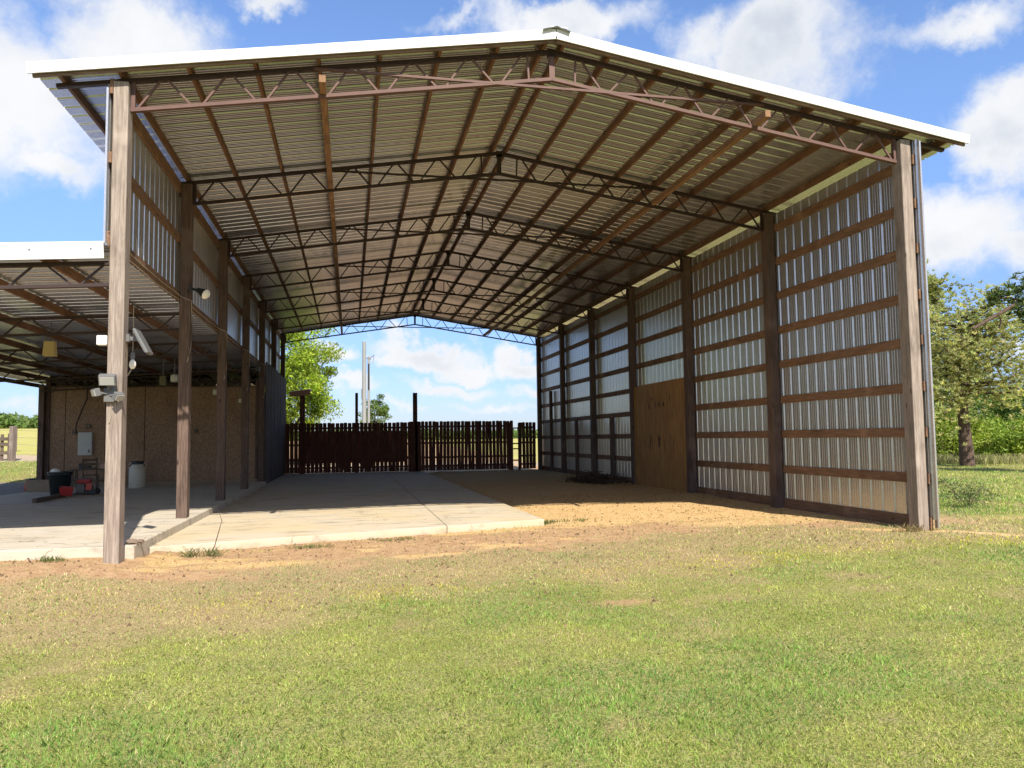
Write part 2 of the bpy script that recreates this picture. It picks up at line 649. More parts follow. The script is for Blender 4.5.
def ground_mat():
    m, nt, b = mat_base('ground', .95, 0, .1)
    tc = N(nt, 'ShaderNodeTexCoord')
    v = tc.outputs['Object']
    a1 = N(nt, 'ShaderNodeVertexColor', layer_name='earth')
    a2 = N(nt, 'ShaderNodeVertexColor', layer_name='cover')
    s1, s2 = N(nt, 'ShaderNodeSeparateColor'), N(nt, 'ShaderNodeSeparateColor')
    L(nt, a1.outputs[0], s1.inputs[0])
    L(nt, a2.outputs[0], s2.inputs[0])
    dirt, clay, dry = s1.outputs[0], s1.outputs[1], s1.outputs[2]
    gravel, road, field = s2.outputs[0], s2.outputs[1], s2.outputs[2]
    nb, nm, nf = noise(nt, v, .7, 6, .65), noise(nt, v, 7, 6, .7), noise(nt, v, 55, 5, .7)
    grass = mixc(nt, maprange(nt, nb, .35, .65), (.30, .315, .07), (.40, .365, .125))
    grass = mixc(nt, maprange(nt, nm, .42, .7, 0, .7), grass, (.43, .37, .19))
    grass = mixc(nt, maprange(nt, nf, .38, .58, 0, .85), grass, (.12, .12, .035))
    drycol = mixc(nt, maprange(nt, nf, .38, .6), (.47, .345, .195), (.24, .17, .085))
    drycol = mixc(nt, maprange(nt, nm, .5, .7, 0, .6), drycol, (.28, .27, .075))
    dirtcol = mixc(nt, maprange(nt, nm, .35, .68), (.48, .32, .18), (.37, .22, .115))
    dirtcol = mixc(nt, maprange(nt, nf, .45, .72, 0, .6), dirtcol, (.21, .145, .09))
    claycol = mixc(nt, maprange(nt, nm, .3, .7), (.60, .43, .215), (.49, .315, .14))
    claycol = mixc(nt, maprange(nt, nf, .5, .75, 0, .5), claycol, (.19, .10, .045))
    gravc = mixc(nt, maprange(nt, nf, .4, .6), (.14, .12, .10), (.30, .26, .23))
    roadc = mixc(nt, maprange(nt, nm, .3, .7), (.44, .35, .25), (.36, .28, .19))
    fieldc = mixc(nt, maprange(nt, nb, .3, .7), (.36, .36, .085), (.44, .37, .15))

    def brk(x, amt=.5, lo=.28, hi=.7):   # break up the soft edges with noise
        t = math_node(nt, 'ADD', x, math_node(nt, 'MULTIPLY', math_node(nt, 'SUBTRACT', nm, .5), amt))
        t = math_node(nt, 'ADD', t, math_node(nt, 'MULTIPLY', math_node(nt, 'SUBTRACT', nf, .5), amt * .7))
        return maprange(nt, t, lo, hi)
    col = mixc(nt, field, grass, fieldc)
    col = mixc(nt, brk(dry, .9, .16, .95), col, drycol)
    col = mixc(nt, brk(dirt, .8), col, dirtcol)
    col = mixc(nt, brk(clay, .4), col, claycol)
    col = mixc(nt, brk(gravel, .4), col, gravc)
    col = mixc(nt, brk(road, .3), col, roadc)
    L(nt, col, b.inputs['Base Color'])
    h = math_node(nt, 'ADD', nm, math_node(nt, 'MULTIPLY', nf, .5))
    bump(nt, b, h, .7, .035)
    return m


M['ground'] = ground_mat()


def leafy(name, rough=.6, trans=.35):
    m, nt, b = mat_base(name, rough, 0, .3)
    a = N(nt, 'ShaderNodeVertexColor', layer_name='tint')
    L(nt, a.outputs[0], b.inputs['Base Color'])
    tr = N(nt, 'ShaderNodeBsdfTranslucent')
    L(nt, mixc(nt, 1.0, a.outputs[0], (1.1, 1.25, .6), 'MULTIPLY'), tr.inputs[0])
    mx = N(nt, 'ShaderNodeMixShader', inp={0: trans})
    out = nt.nodes['Material Output']
    L(nt, b.outputs[0], mx.inputs[1])
    L(nt, tr.outputs[0], mx.inputs[2])
    L(nt, mx.outputs[0], out.inputs[0])
    return m


M['leaf'] = leafy('leaf')
M['needle'] = leafy('needle', .6, .45)
M['grass_blade'] = leafy('grass_blade', .6, .4)

# ------------------------------------------------------------------ terrain
B = 4.254          # bay
HX = 6.0           # half width between post rows


def base_height(x, y):
    x, y = np.asarray(x, float), np.asarray(y, float)
    h = -.20 + 0 * x
    h = h + .08 * sstep(2.5, 9, y) * sstep(.3, 1.2, x) * sstep(7.5, 6.5, x)
    h = h + .07 * np.exp(-((x - 3) / 2.2) ** 2 - ((y - 13) / 6) ** 2)
    h = h + .07 * np.exp(-((x - 5.8) / 1.6) ** 2 - ((y - 1) / 5) ** 2)
    h = h + .11 * sstep(-5.2, -6.3, x) * sstep(-2.6, -.4, y)
    d = np.hypot(x + 3, y + 11)
    phi = np.arctan2(x + 3, y + 11)
    fac = sstep(.62, .2, phi) * (.42 + .58 * sstep(-.16, -.30, phi))
    st = 27 + 16 * sstep(-.36, -.22, phi)
    h = h + fac * .045 * np.clip(d - st, 0, 75) + fac * .008 * np.clip(d - 112, 0, 300)
    rough = .035 * (VN.fbm(x * .9, y * .9) - .5) + .02 * (VN2.fbm(x * 4, y * 4, 3) - .5)
    return h + rough * np.clip(1.5 - d / 60, .2, 1)


def under_slab(x, y):
    """1 where a slab covers the ground"""
    a = (x > -6.0) & (x < .42) & (y > np.interp(x, [-6, .45], [1.2, 3.15])) & (y < 25.4)
    b = (x > -12.6) & (x < -5.8) & (y > .55) & (y < 25)
    return a | b


def masks(x, y):
    x, y = np.asarray(x, float), np.asarray(y, float)
    n = VN.fbm(x * .55 + 5, y * .55 + 9, 5) - .5
    n2 = VN2.fbm(x * 1.6, y * 1.6, 4) - .5
    d = np.hypot(x + 3, y + 11)
    edge = np.interp(x, [-14, -9, -6, -2.5, 0, 3, 5, 6.6, 9], [-1.2, -1.5, -1.8, -1.4, -.6, .2, .3, -.1, 1.2])
    infront = sstep(-.7, 1.5, (y - edge) + n * 4.2 + n2 * 1.6)
    near_barn = sstep(9.5, 6.6, x) * sstep(-17, -13, x)
    dirt = infront * near_barn
    inside = (x > -6.3) & (x < 6.3) & (y < 26.2)
    clay = sstep(1.6, 3.6, y + n * 2.2 + n2 * 1.0) * inside
    clay = np.maximum(clay, .75 * np.exp(-((x + 4.2) / 1.3) ** 2 - ((y + .2) / .42) ** 2))
    clay = np.maximum(clay, .85 * np.exp(-((x - 3.9 - .55 * (y - 1.2)) / 2.6) ** 2 - ((y - 2.2 + .28 * (x - 4)) / .8) ** 2))
    clay = np.maximum(clay, .68 * sstep(.07, .2, VN.fbm(x * 1.1 + 60, y * 2.6 + 7, 4) - .5) * np.clip(dirt * 1.3 - .2, 0, 1))
    # a bare streak running out past the right-hand post
    st = np.exp(-((y - (.1 - .62 * (x - 5.6))) / .26) ** 2) * sstep(4.5, 5.4, x) * sstep(8.6, 7.0, x)
    clay = np.maximum(clay, .8 * st)
    dry = np.maximum(sstep(-3.5, -.5, (y - edge) + n * 3.4 + n2 * 1.5) * sstep(10, 7.5, x) * sstep(-17, -12, x) * (y < 27) * .85, sstep(.02, .34, n2 + n * .7) * .62)
    dry = dry * (d < 70)
    spot = np.exp(-((x + .35) / .5) ** 2 - ((y + 3.65) / .28) ** 2)
    dirt = np.maximum(dirt * .92, .62 * spot)
    sp2 = np.exp(-((x - 9.1) / 1.1) ** 2 - ((y - 1.5) / .8) ** 2)
    clay = np.maximum(clay, .55 * sp2)
    gravel = sstep(-12.2, -12.9, x) * sstep(-18, -15, x + n * 4) * sstep(8, 12, y + n * 5) * sstep(19, 17.5, y + n * 4)
    phi = np.arctan2(x + 3, y + 11)
    left = sstep(.5, .2, phi)
    road = sstep(43, 44.2, d + n * 2) * sstep(49.5, 48, d + n * 2) * left
    field = sstep(48, 50, d) * left
    dirt = np.where(x < -12.8, dirt * .4, dirt)
    return dirt, clay, dry, gravel, road, field


def axis_coords(lo, hi, step, far):
    a = np.arange(lo, hi + 1e-6, step)
    g = [step]
    while sum(g) < far:
        g.append(min(g[-1] * 1.22, 90))
    s = np.cumsum(g)
    return np.concatenate([lo - s[::-1], a, hi + s])


def terrain():
    xs = axis_coords(-15, 12, .11, 1600)
    ys = axis_coords(-11.2, 27, .12, 1600)
    X, Y = np.meshgrid(xs, ys, indexing='ij')
    Z = base_height(X, Y)
    Z = np.where(under_slab(X, Y), Z - .25, Z)
    nx, ny = len(xs), len(ys)
    v = np.stack([X.ravel(), Y.ravel(), Z.ravel()], 1)
    i = np.arange(nx - 1)[:, None] * ny + np.arange(ny - 1)[None]
    q = np.stack([i, i + ny, i + ny + 1, i + 1], -1).reshape(-1)
    dirt, clay, dry, gravel, road, field = masks(X.ravel(), Y.ravel())
    o = np_mesh('ground', v, q, np.full((nx - 1) * (ny - 1), 4), M['ground'], None,
                {'earth': np.stack([dirt, clay, dry], 1), 'cover': np.stack([gravel, road, field], 1)}, True)
    tag(o, kind='structure')


terrain()

m = MB()
m.prism([(-5.995, 1.1), (.52, 3.0), (.36, 25.72), (-5.995, 25.72)], -.42, -.08)
tag(m.build('concrete_floor', M['slab'], bevel=.015), kind='structure')
m = MB()
m.prism([(-13.4, .32), (-5.83, .32), (-5.83, 17.0), (-11.9, 17.0), (-12.4, 12.0)], -.42, .05)
tag(m.build('raised_concrete_floor', M['lean_slab'], bevel=.015), kind='structure')

# ------------------------------------------------------------------ corrugated sheets


def rib_profile(length, pitch=.305):
    """(s, depth) across a ribbed sheet; ribs stand up to +1 side"""
    pts = []
    n = int(math.ceil(length / pitch))
    for i in range(n):
        s = i * pitch
        pts += [(s, 0), (s + .010, 0), (s + .030, .03), (s + .052, .03), (s + .072, 0)]
        for k in (.115, .185, .245):
            pts += [(s + k - .010, 0), (s + k - .004, .0045), (s + k + .004, .0045), (s + k + .010, 0)]
    pts = [p for p in pts if p[0] < length]
    pts.append((length, 0))
    return pts


def ribbed(origin, across, along, normal, w, l, name, mat, parent, segs=1):
    prof = rib_profile(w)
    o, a, b, n = (Vector(t) for t in (origin, across, along, normal))
    mb = MB()
    vs = []
    for k in range(segs + 1):
        for (s, d) in prof:
            vs.append(o + a * s + n * d + b * (l * k / segs))
    c = len(prof)
    fs = [(k * c + i, k * c + i + 1, (k + 1) * c + i + 1, (k + 1) * c + i) for k in range(segs) for i in range(c - 1)]
    mb._add(vs, fs)
    return mb.build(name, mat, parent)


# ------------------------------------------------------------------ the barn
SL = .16                       # roof slope
APEX = 7.27                    # top chord centre on the ridge line
YF, YB = -.27, 6 * B + .35     # roof front and back edges
chord_z = lambda x: APEX - SL * abs(x)
roof_z = lambda x: chord_z(x) + .155

barn = empty('pole_barn', (0, 0, 0))
tag(barn, 'tall open-fronted pole barn with steel roof trusses and corrugated metal walls', 'barn')

# posts
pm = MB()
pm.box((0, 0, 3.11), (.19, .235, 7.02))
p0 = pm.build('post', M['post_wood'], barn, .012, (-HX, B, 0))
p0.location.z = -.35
pw = pm.build('post', M['post_wood_sunlit'], barn, .012, (-HX, 0, -.35))
pw['label'] = 'sunlit grey front corner post'
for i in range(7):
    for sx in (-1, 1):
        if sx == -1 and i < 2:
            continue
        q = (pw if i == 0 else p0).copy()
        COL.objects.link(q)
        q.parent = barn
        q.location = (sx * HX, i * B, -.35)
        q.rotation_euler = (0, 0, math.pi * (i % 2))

# roof trusses


def truss(y, red=False):  # red picks the sunlit steel colour; the shaded top chord stays dark
    t = MB()
    for s in (-1, 1):
        t.bar((s * .0, y, chord_z(0)), (s * 6.82, y, chord_z(6.82)), .07, .055)
    t.box((0, y, APEX - .02), (.13, .05, .12))
    top = t.build('roof_truss', M['truss_steel'], barn)
    b = MB()
    dep = lambda x: .43 - .02 * abs(x) / 6
    for s in (-1, 1):
        b.bar((0, y, chord_z(0) - .43), (s * 5.9, y, chord_z(5.9) - .41), .07, .05)
    b.build('bottom_chord', M['truss_steel_sunlit'] if red else M['truss_steel'], top)
    n = 7
    step = 5.9 / n
    w = MB()
    w.bar((0, y, APEX - .03), (0, y, APEX - .42), .085, .05, (0, 1, 0))
    w.build('king_post', M['truss_steel_sunlit'] if red else M['truss_steel'], top)
    for s in (-1, 1):
        w = MB()
        w.bar((s * 5.87, y, chord_z(5.87) - .02), (s * 5.87, y, chord_z(5.87) - .42), .05, .05, (0, 1, 0))
        for k in range(n):
            xb0, xt, xb1 = k * step + (.25 if k == 0 else .06), (k + .5) * step, (k + 1) * step - .06
            if k == 0:
                xb0 = .36
            zt = chord_z(xt) - .02
            for xb in (xb0, xb1):
                dx = .05 if xb < xt else -.05
                w.bar((s * xb, y, chord_z(xb) - .42), (s * (xt + (-.045 if xb < xt else .045)), y, zt), .028, .028)
        w.build('web', M['truss_steel_sunlit'] if red else M['truss_steel'], top)
    d = MB()
    d.bar((-3.5, y - .02, chord_z(3.5) - .01), (3.5, y - .02, chord_z(3.5) - .01), .035, .035)
    d.build('tie_bar', M['truss_steel_sunlit'] if red else M['truss_steel'], top)
    return top


for i in range(7):
    truss(i * B, i == 0)

# purlins on edge over the trusses
pm = MB()
pm.span((-.021, YF + .04, 0), (.021, YB - .02, .125))
pur0 = pm.build('purlin', M['purlin_wood'], barn)
xs = [.14] + [6.0 / 7 * k for k in range(1, 8)] + [6.72]
first = True
for s in (-1, 1):
    for k, x in enumerate(xs):
        o = pur0 if first else pur0.copy()
        if not first:
            COL.objects.link(o)
            o.parent = barn
        first = False
        o.location = (s * x, 0, chord_z(x) + .027)

# roof sheets, ribs running down the slope
ln = 7.06 * math.sqrt(1 + SL * SL)
ca, sa = 1 / math.sqrt(1 + SL * SL), SL / math.sqrt(1 + SL * SL)
for s in (-1, 1):
    ribbed((0, YF, roof_z(0)), (0, 1, 0), (s * ca, 0, -sa), (0, 0, 1), YB - YF, ln, 'roof_panel', M['roof_metal'], barn, 4)
# white rake trim front and back, ridge cap, eave trim
for y in (YF - .02, YB + .02):
    for s in (-1, 1):
        t = MB()
        p, q = Vector((0, y, roof_z(0) - .02)), Vector((s * 7.08, y, roof_z(7.08) - .02))
        t.bar(p, q, .022, .15)
        p2 = Vector((0, y + (.06 if y < 0 else -.06), roof_z(0) + .048))
        q2 = Vector((s * 7.08, y + (.06 if y < 0 else -.06), roof_z(7.08) + .048))
        t.bar(p2, q2, .13, .012)
        t.build('rake_trim', M['white_trim'], barn)
t = MB()
for s in (-1, 1):
    t.bar((s * .0, YF + .03, roof_z(0) - .075), (s * 7.03, YF + .03, roof_z(7.03) - .075), .035, .11)
t.build('rake_board', M['brown_board_x'], barn)
t = MB()
for s in (-1, 1):
    t._add([(0, YF - .09, roof_z(0) + .068), (0, YB + .05, roof_z(0) + .068), (s * .21, YB + .05, roof_z(.21) + .04), (s * .21, YF - .09, roof_z(.21) + .04)], [(0, 1, 2, 3)])
t.box((.04, YF + .0, roof_z(0) + .066), (.26, .12, .012))
t.build('ridge_cap', M['roof_metal'], barn)

# right-hand wall: girts outside the posts, ribbed metal outside the girts
GX = HX + .095 + .02
gm = MB()
gm.span((-.019, -.15, -.0), (.019, 6 * B + .1, .16))
g0 = None
gz = [.68, 1.43, 2.17, 2.93, 3.68, 4.44, 5.19, 5.93]
for z in gz:
    if g0 is None:
        g0 = o = gm.build('girt', M['girt_wood'], barn)
    else:
        o = g0.copy()
        COL.objects.link(o)
        o.parent = barn
    o.location = (GX, 0, z - .08)
sk = MB()
sk.span((GX - .021, -.15, -.22), (GX + .021, 6 * B + .1, .06))
sk.build('skirt_board', M['girt_wood'], barn)
ribbed((GX + .022, -.24, .03), (0, 1, 0), (0, 0, 1), (1, 0, 0), 6 * B + .42, 6.22, 'wall_panel', M['wall_metal'], barn)
# corner flashing at the front end of the right wall
t = MB()
t.span((GX + .024, -.262, -.1), (GX + .052, -.243, 6.2))
t.span((GX + .048, -.243, -.1), (GX + .052, -.16, 6.2))
t.build('corner_flashing', M['wall_metal'], barn)
# plywood over one bay, cripple studs in the rear bays
t = MB()
t.span((HX - .03, 2 * B + .125, -.3), (HX - .012, 3 * B - .125, 3.02))
t.build('plywood_sheet', M['plywood'], barn)
for (y, z) in ((15.0, 2.12), (19.35, 2.1), (23.4, 3.55)):
    t = MB()
    t.span((GX - .16, y - .055, -.3), (GX - .026, y + .055, z))
    t.build('stud', M['post_wood'], barn)

# left-hand wall above the lean-to roof
lgx = -GX
for z, h, mt in ((4.12, .2, 'girt_wood'), (5.22, .15, 'girt_wood'), (6.19, .2, 'girt_wood')):
    t = MB()
    t.span((lgx - .019, -.12, z - h / 2), (lgx + .019, 6 * B + .1, z + h / 2))
    t.build('girt', M[mt], barn)
ribbed((lgx - .022, -.12, 4.02), (0, 1, 0), (0, 0, 1), (-1, 0, 0), 6 * B + .25, 2.2, 'wall_panel', M['wall_metal'], barn)
t = MB()
t.span((lgx - .05, -.16, 4.05), (lgx - .024, -.13, 6.15))
t.build('corner_flashing', M['wall_metal'], barn)
# dark metal lining of the enclosed rear bays on the left
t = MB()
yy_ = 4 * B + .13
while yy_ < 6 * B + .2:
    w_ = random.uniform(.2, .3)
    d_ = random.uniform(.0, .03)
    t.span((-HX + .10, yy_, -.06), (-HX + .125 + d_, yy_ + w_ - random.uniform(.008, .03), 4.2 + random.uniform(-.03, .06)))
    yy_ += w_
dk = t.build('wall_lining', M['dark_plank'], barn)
dk['label'] = 'dark weathered lining over the rear bays of the left wall'
# long braces lying on the bottom chords
for x in (-3.37, 3.34):
    t = MB()
    t.span((x - .045, -.42, chord_z(x) - .40), (x + .045, 6 * B + .25, chord_z(x) - .30))
    t.build('lateral_brace', M['brace_wood'], barn)

# ------------------------------------------------------------------ the lean-to shed
lean = empty('lean_to_shed', (-9.8, 0, 0))
tag(lean, 'low lean-to shed with white front trim and particle-board room, left of the barn', 'shed')


def lp(mb, name, mat, bevel=0.0, parent=None):
    """build in world coordinates under the lean-to"""
    o = mb.build(name, mat, parent or lean, bevel)
    if parent is None:
        o.location = (9.8, 0, 0)
    return o


LSL = .055
lroof = lambda x: 3.99 - LSL * (abs(x) - 6)
LB = 6 * B
ll = 7.75
lca, lsa = 1 / math.sqrt(1 + LSL ** 2), LSL / math.sqrt(1 + LSL ** 2)
r = ribbed((-6.10, -.22, lroof(6.10) + .02), (0, 1, 0), (-lca, 0, -lsa), (0, 0, 1), LB + .3, ll, 'roof_panel', M['roof_metal'], lean, 3)
r.location = (9.8, 0, 0)
t = MB()
t.bar((-6.13, -.245, lroof(6.13) - .045), (-13.92, -.245, lroof(13.92) - .045), .02, .225)
t.bar((-6.13, -.17, lroof(6.13) + .055), (-13.92, -.17, lroof(13.92) + .055), .16, .012)
lp(t, 'front_trim', M['white_trim'])
t = MB()
for x in (-6.28, -7.0):
    t = MB()
    t.tube([(x, -.255, lroof(x) - .03), (x, -.262, lroof(x) - .03)], .012, 8)
    lp(t, 'screw', M['grey_plastic'])
for i in range(5):
    y = i * B if i < 4 else 16.75
    t = MB()
    t.bar((-6.1, y, lroof(6.1) - .17), (-(13.8 if i < 4 else 12.9), y, lroof(13.8 if i < 4 else 12.9) - .17), .06, .05)
    t.bar((-6.1, y, lroof(6.1) - .46), (-(13.8 if i < 4 else 12.9), y, lroof(13.8 if i < 4 else 12.9) - .46), .06, .045)
    top = lp(t, 'lean_to_truss', M['truss_steel'])
    w = MB()
    n = 9
    st = 7.7 / n
    for k in range(n if i < 4 else n - 1):
        x0 = -6.1 - k * st
        xm, x1 = x0 - st / 2, x0 - st
        w.bar((x0 - .08, y, lroof(x0) - .18), (xm + .05, y, lroof(xm) - .45), .026, .026)
        w.bar((xm - .05, y, lroof(xm) - .45), (x1 + .08, y, lroof(x1) - .18), .026, .026)
    w.build('web', M['truss_steel'], top)
pu = MB()
pu.span((-.021, -.15, 0), (.021, LB - .05, .13))
for k, x in enumerate((-6.9, -8.05, -9.2, -10.35, -11.5, -12.65, -13.75)):
    if k == 0:
        l0 = o = pu.build('purlin', M['purlin_wood'], lean)
    else:
        o = l0.copy()
        COL.objects.link(o)
        o.parent = lean
    o.location = (x + 9.8, 0, lroof(x) - .145)
# left row of posts
lpst = MB()
lpst.box((0, 0, 1.6), (.17, .2, 4.0))
for k, y in enumerate((0, B, 2 * B, 3 * B, 16.95)):
    if k == 0:
        l0 = o = lpst.build('post', M['post_wood'], lean, .01)
    else:
        o = l0.copy()
        COL.objects.link(o)
        o.parent = lean
    o.location = (-12.87 + 9.8, y, -.25)
# particle-board front of the enclosed room
YO = 17.05
t = MB()
t.span((-12.72, YO, .14), (-6.12, YO + .02, 3.32))
lp(t, 'particle_board_wall', M['osb'])
t = MB()
t.span((-12.75, YO - .03, -.1), (-6.12, YO + .03, .135))
lp(t, 'sill_board', M['tan_board'])
t = MB()
t.span((-12.78, YO - .05, -.2), (-12.66, YO + .05, 3.5))
t.span((-6.2, YO - .04, .135), (-6.11, YO + .05, 3.6))
t.span((-12.78, YO - .045, 3.3), (-6.12, YO + .04, 3.35))
lp(t, 'wall_frame', M['post_wood'])
s_ = ribbed((-12.8, YO + .02, -.2), (0, 1, 0), (0, 0, 1), (-1, 0, 0), 8.4, 3.75, 'side_wall', M['dark_metal_wall'], lean)
s_.location = (9.8, 0, 0)
t = MB()
t.span((-12.8, 25.45, -.3), (-5.9, 25.49, 3.6))
lp(t, 'rear_wall', M['dark_metal_wall'])
t = MB()
t.span((-12.7, YO + .1, 3.18), (-6.1, 25.4, 3.22))
lp(t, 'room_ceiling', M['osb'])
# torn insulation and scraps stuffed along the top of that wall
t = MB()
for k in range(170):
    x = random.uniform(-12.6, -6.2)
    c = Vector((x, YO + random.uniform(.0, .5), 3.37 + random.random() ** 1.6 * .28))
    e = Euler((random.uniform(-.7, .7), random.uniform(-.9, .9), random.uniform(-.6, .6))).to_matrix()
    t.box(c, (random.uniform(.08, .34), random.uniform(.05, .2), random.uniform(.02, .1)), e)
o = lp(t, 'loose_insulation', M['insulation'])
o['kind'] = 'stuff'
t = MB()
t.tube([(-11.55, YO - .02, 3.3), (-11.56, YO - .02, 2.9), (-11.72, YO - .02, 2.5), (-11.86, YO - .02, 2.1), (-11.88, YO - .02, 1.85)], .014, 6)
lp(t, 'wall_cable', M['cable_black'])

# ------------------------------------------------------------------ rear fence


def fence_run(x0, x1, y, label, posts_, zbase, ztop, step, gap_after=()):
    root = empty('picket_fence', ((x0 + x1) / 2, y, 0))
    tag(root, label, 'fence', 'dark picket fences across the back of the barn')
    ox = (x0 + x1) / 2
    pk = MB()
    pk.box((0, 0, 0), (step * .915, .022, 1.0))
    hw = step * .457
    pk._add([(-hw, -.011, .5), (hw, -.011, .5), (hw * .7, -.011, .512), (-hw * .7, -.011, .512),
             (-hw, .011, .5), (hw, .011, .5), (hw * .7, .011, .512), (-hw * .7, .011, .512)],
            [(0, 1, 2, 3), (7, 6, 5, 4), (1, 5, 6, 2), (3, 7, 4, 0), (2, 6, 7, 3)])
    p = None
    n = int(round((x1 - x0) / step))
    for k in range(n):
        x = x0 + (k + .5) * (x1 - x0) / n
        if any(a < x < b for a, b in gap_after):
            continue
        if p is None:
            p = o = pk.build('picket', M['fence_wood'], root)
        else:
            o = p.copy()
            COL.objects.link(o)
            o.parent = root
        h = ztop - zbase + random.uniform(-.012, .012)
        o.location = (x - ox + random.uniform(-.006, .006), random.uniform(-.004, .004), zbase + h / 2)
        o.scale = (random.uniform(.98, 1.02), 1, h)
        o.rotation_euler = (0, random.uniform(-.012, .012), 0)
    for z in (zbase + .22, zbase + .62, (zbase + ztop) / 2 + .15, ztop - .22):
        r_ = MB()
        r_.span((x0 - ox, .016, z - .045), (x1 - ox, .052, z + .045))
        r_.build('rail', M['fence_rail'], root)
    for (x, w, h) in posts_:
        q = MB()
        q.span((x - ox - w / 2, .06, -.4), (x - ox + w / 2, .06 + w, h))
        q.build('fence_post', M['fence_wood'], root)
    return root


fence_run(-5.88, .02, 25.75, 'dark picket fence behind the concrete floor, between the shed wall and the tall middle post', ((-5.2, .12, 3.55), (-2.7, .13, 3.62), (.02, .2, 3.62), (.0, .5, 2.26)), -.06, 2.2, .184)
fence_run(.12, 4.72, 25.75, 'dark close-set picket gate panel behind the bare earth, right of the tall middle post', ((4.62, .2, 2.18),), -.06, 2.23, .172)
fence_run(4.98, 5.85, 25.75, 'short dark picket fence section against the right barn wall', ((5.04, .1, 2.15),), -.06, 2.15, .17)
# wire-covered rails bridging the narrow gap
t = MB()
for z in (.35, .9, 1.15, 1.9):
    t.span((4.71, 25.77, z - .03), (4.99, 25.80, z + .03))
tag(t.build('gap_rails', M['fence_rail']), 'short dark boards bridging the narrow gap in the rear fence', 'boards')

# small tin awning on a post at the end of the shed wall
aw = empty('tin_awning', (-5.25, 26.3, 0))
tag(aw, 'small rusty tin awning on the shed corner above the fence', 'awning')
t = MB()
t.box((0, 0, 3.72), (.95, 1.2, .06), Euler((.12, -.12, 0)).to_matrix())
t.build('awning_roof', M['rust_tin'], aw)
t = MB()
t.box((0, -.62, 3.60), (.93, .04, .24), Euler((0, -.12, 0)).to_matrix())
t.build('awning_fascia', M['rust_tin'], aw)
t = MB()
t.span((.1, -.2, -.3), (.2, -.1, 3.66))
t.build('awning_post', M['fence_wood'], aw)

# red farm trailer glimpsed between the pickets
tr = empty('farm_trailer', (-2.75, 27.6, .0))
tag(tr, 'faded red farm trailer half hidden behind the left part of the rear fence', 'trailer')
t = MB()
t.span((-2.45, -.9, .35), (2.45, .9, .5))
t.build('trailer_bed', M['faded_red'], tr)
t = MB()
t.span((-2.45, -.9, .5), (2.45, -.86, 1.85))
t.span((-2.45, .86, .5), (2.45, .9, 1.85))
t.span((-2.45, -.86, .5), (-2.41, .86, 1.85))
t.build('trailer_side', M['faded_red'], tr)
for sx in (-.55, .55):
    for sy in (-1, 1):
        t = MB()
        t.tube([(sx, sy * .75, .38), (sx, sy * .95, .38)], .36, 20)
        t.build('trailer_wheel', M['dark_plastic'], tr)
t = MB()
t.bar((2.45, 0, .6), (2.7, 0, .4), .1, .1)
t.build('drawbar', M['faded_red'], tr)

# ------------------------------------------------------------------ lamps and fittings


def flood_head(name, root, c, aim, w, h, d):
    q = Vector(aim).to_track_quat('Y', 'Z').to_matrix()
    b = MB()
    b.box(c, (w, d, h), q)
    o = b.build(name, M['grey_plastic'], root, .008)
    g = MB()
    g.box(Vector(c) + q @ Vector((0, d / 2 + .004, .0)), (w * .86, .01, h * .78), q)
    g.build('lens', M['lens_grey'], o)
    return o


fl = empty('twin_floodlight', (-6.04, -.118, 2.11))
tag(fl, 'twin-head grey floodlight on the front left corner post at fence height', 'floodlight')
flood_head('lamp_head', fl, (0, -.15, .13), (.05, -.8, -.35), .20, .14, .09)
flood_head('lamp_head', fl, (-.14, -.12, -.03), (-.8, -.6, -.3), .12, .10, .07)
flood_head('lamp_head', fl, (.12, -.12, -.08), (.7, -.5, -.6), .12, .10, .07)
t = MB()
t.box((0, -.03, -.06), (.14, .06, .18))
t.bar((0, -.05, .0), (0, -.13, .08), .03, .03)
t.bar((0, -.05, -.04), (-.12, -.1, -.03), .03, .03)
t.bar((0, -.05, -.06), (.1, -.1, -.07), .03, .03)
t.build('mounting_box', M['grey_plastic'], fl, .005)
t = MB()
t.tube([(.01, -.02, -.14), (.015, -.012, -.3), (-.01, -.012, -.42)], .008, 6)
t.build('cord', M['cable_tan'], fl)

bx = empty('sensor_lamp', (-6.1, .02, 2.78))
tag(bx, 'white box lamp fixed to the left side of the front left post', 'lamp')
t = MB()
t.box((-.09, 0, 0), (.13, .12, .13))
t.build('housing', M['white_plastic'], bx, .012)
t = MB()
t.box((-.02, 0, .03), (.05, .05, .05))
t.build('bracket', M['grey_plastic'], bx)

pl = empty('panel_floodlight', (-5.9, .03, 2.82))
tag(pl, 'flat tilted panel floodlight on the right side of the front left post', 'floodlight')
rot = Euler((0, math.radians(62), 0)).to_matrix()
t = MB()
t.box((.2, 0, -.05), (.36, .3, .04), rot)
hd = t.build('lamp_panel', M['grey_plastic'], pl, .008)
t = MB()
t.box(Vector((.2, 0, -.05)) + rot @ Vector((0, 0, -.023)), (.31, .26, .008), rot)
t.build('lens', M['lamp_glass'], hd)
t = MB()
t.bar((0, 0, 0), (.17, 0, -.02), .05, .05)
t.box((.02, 0, 0), (.04, .1, .1))
t.build('arm', M['grey_plastic'], pl)

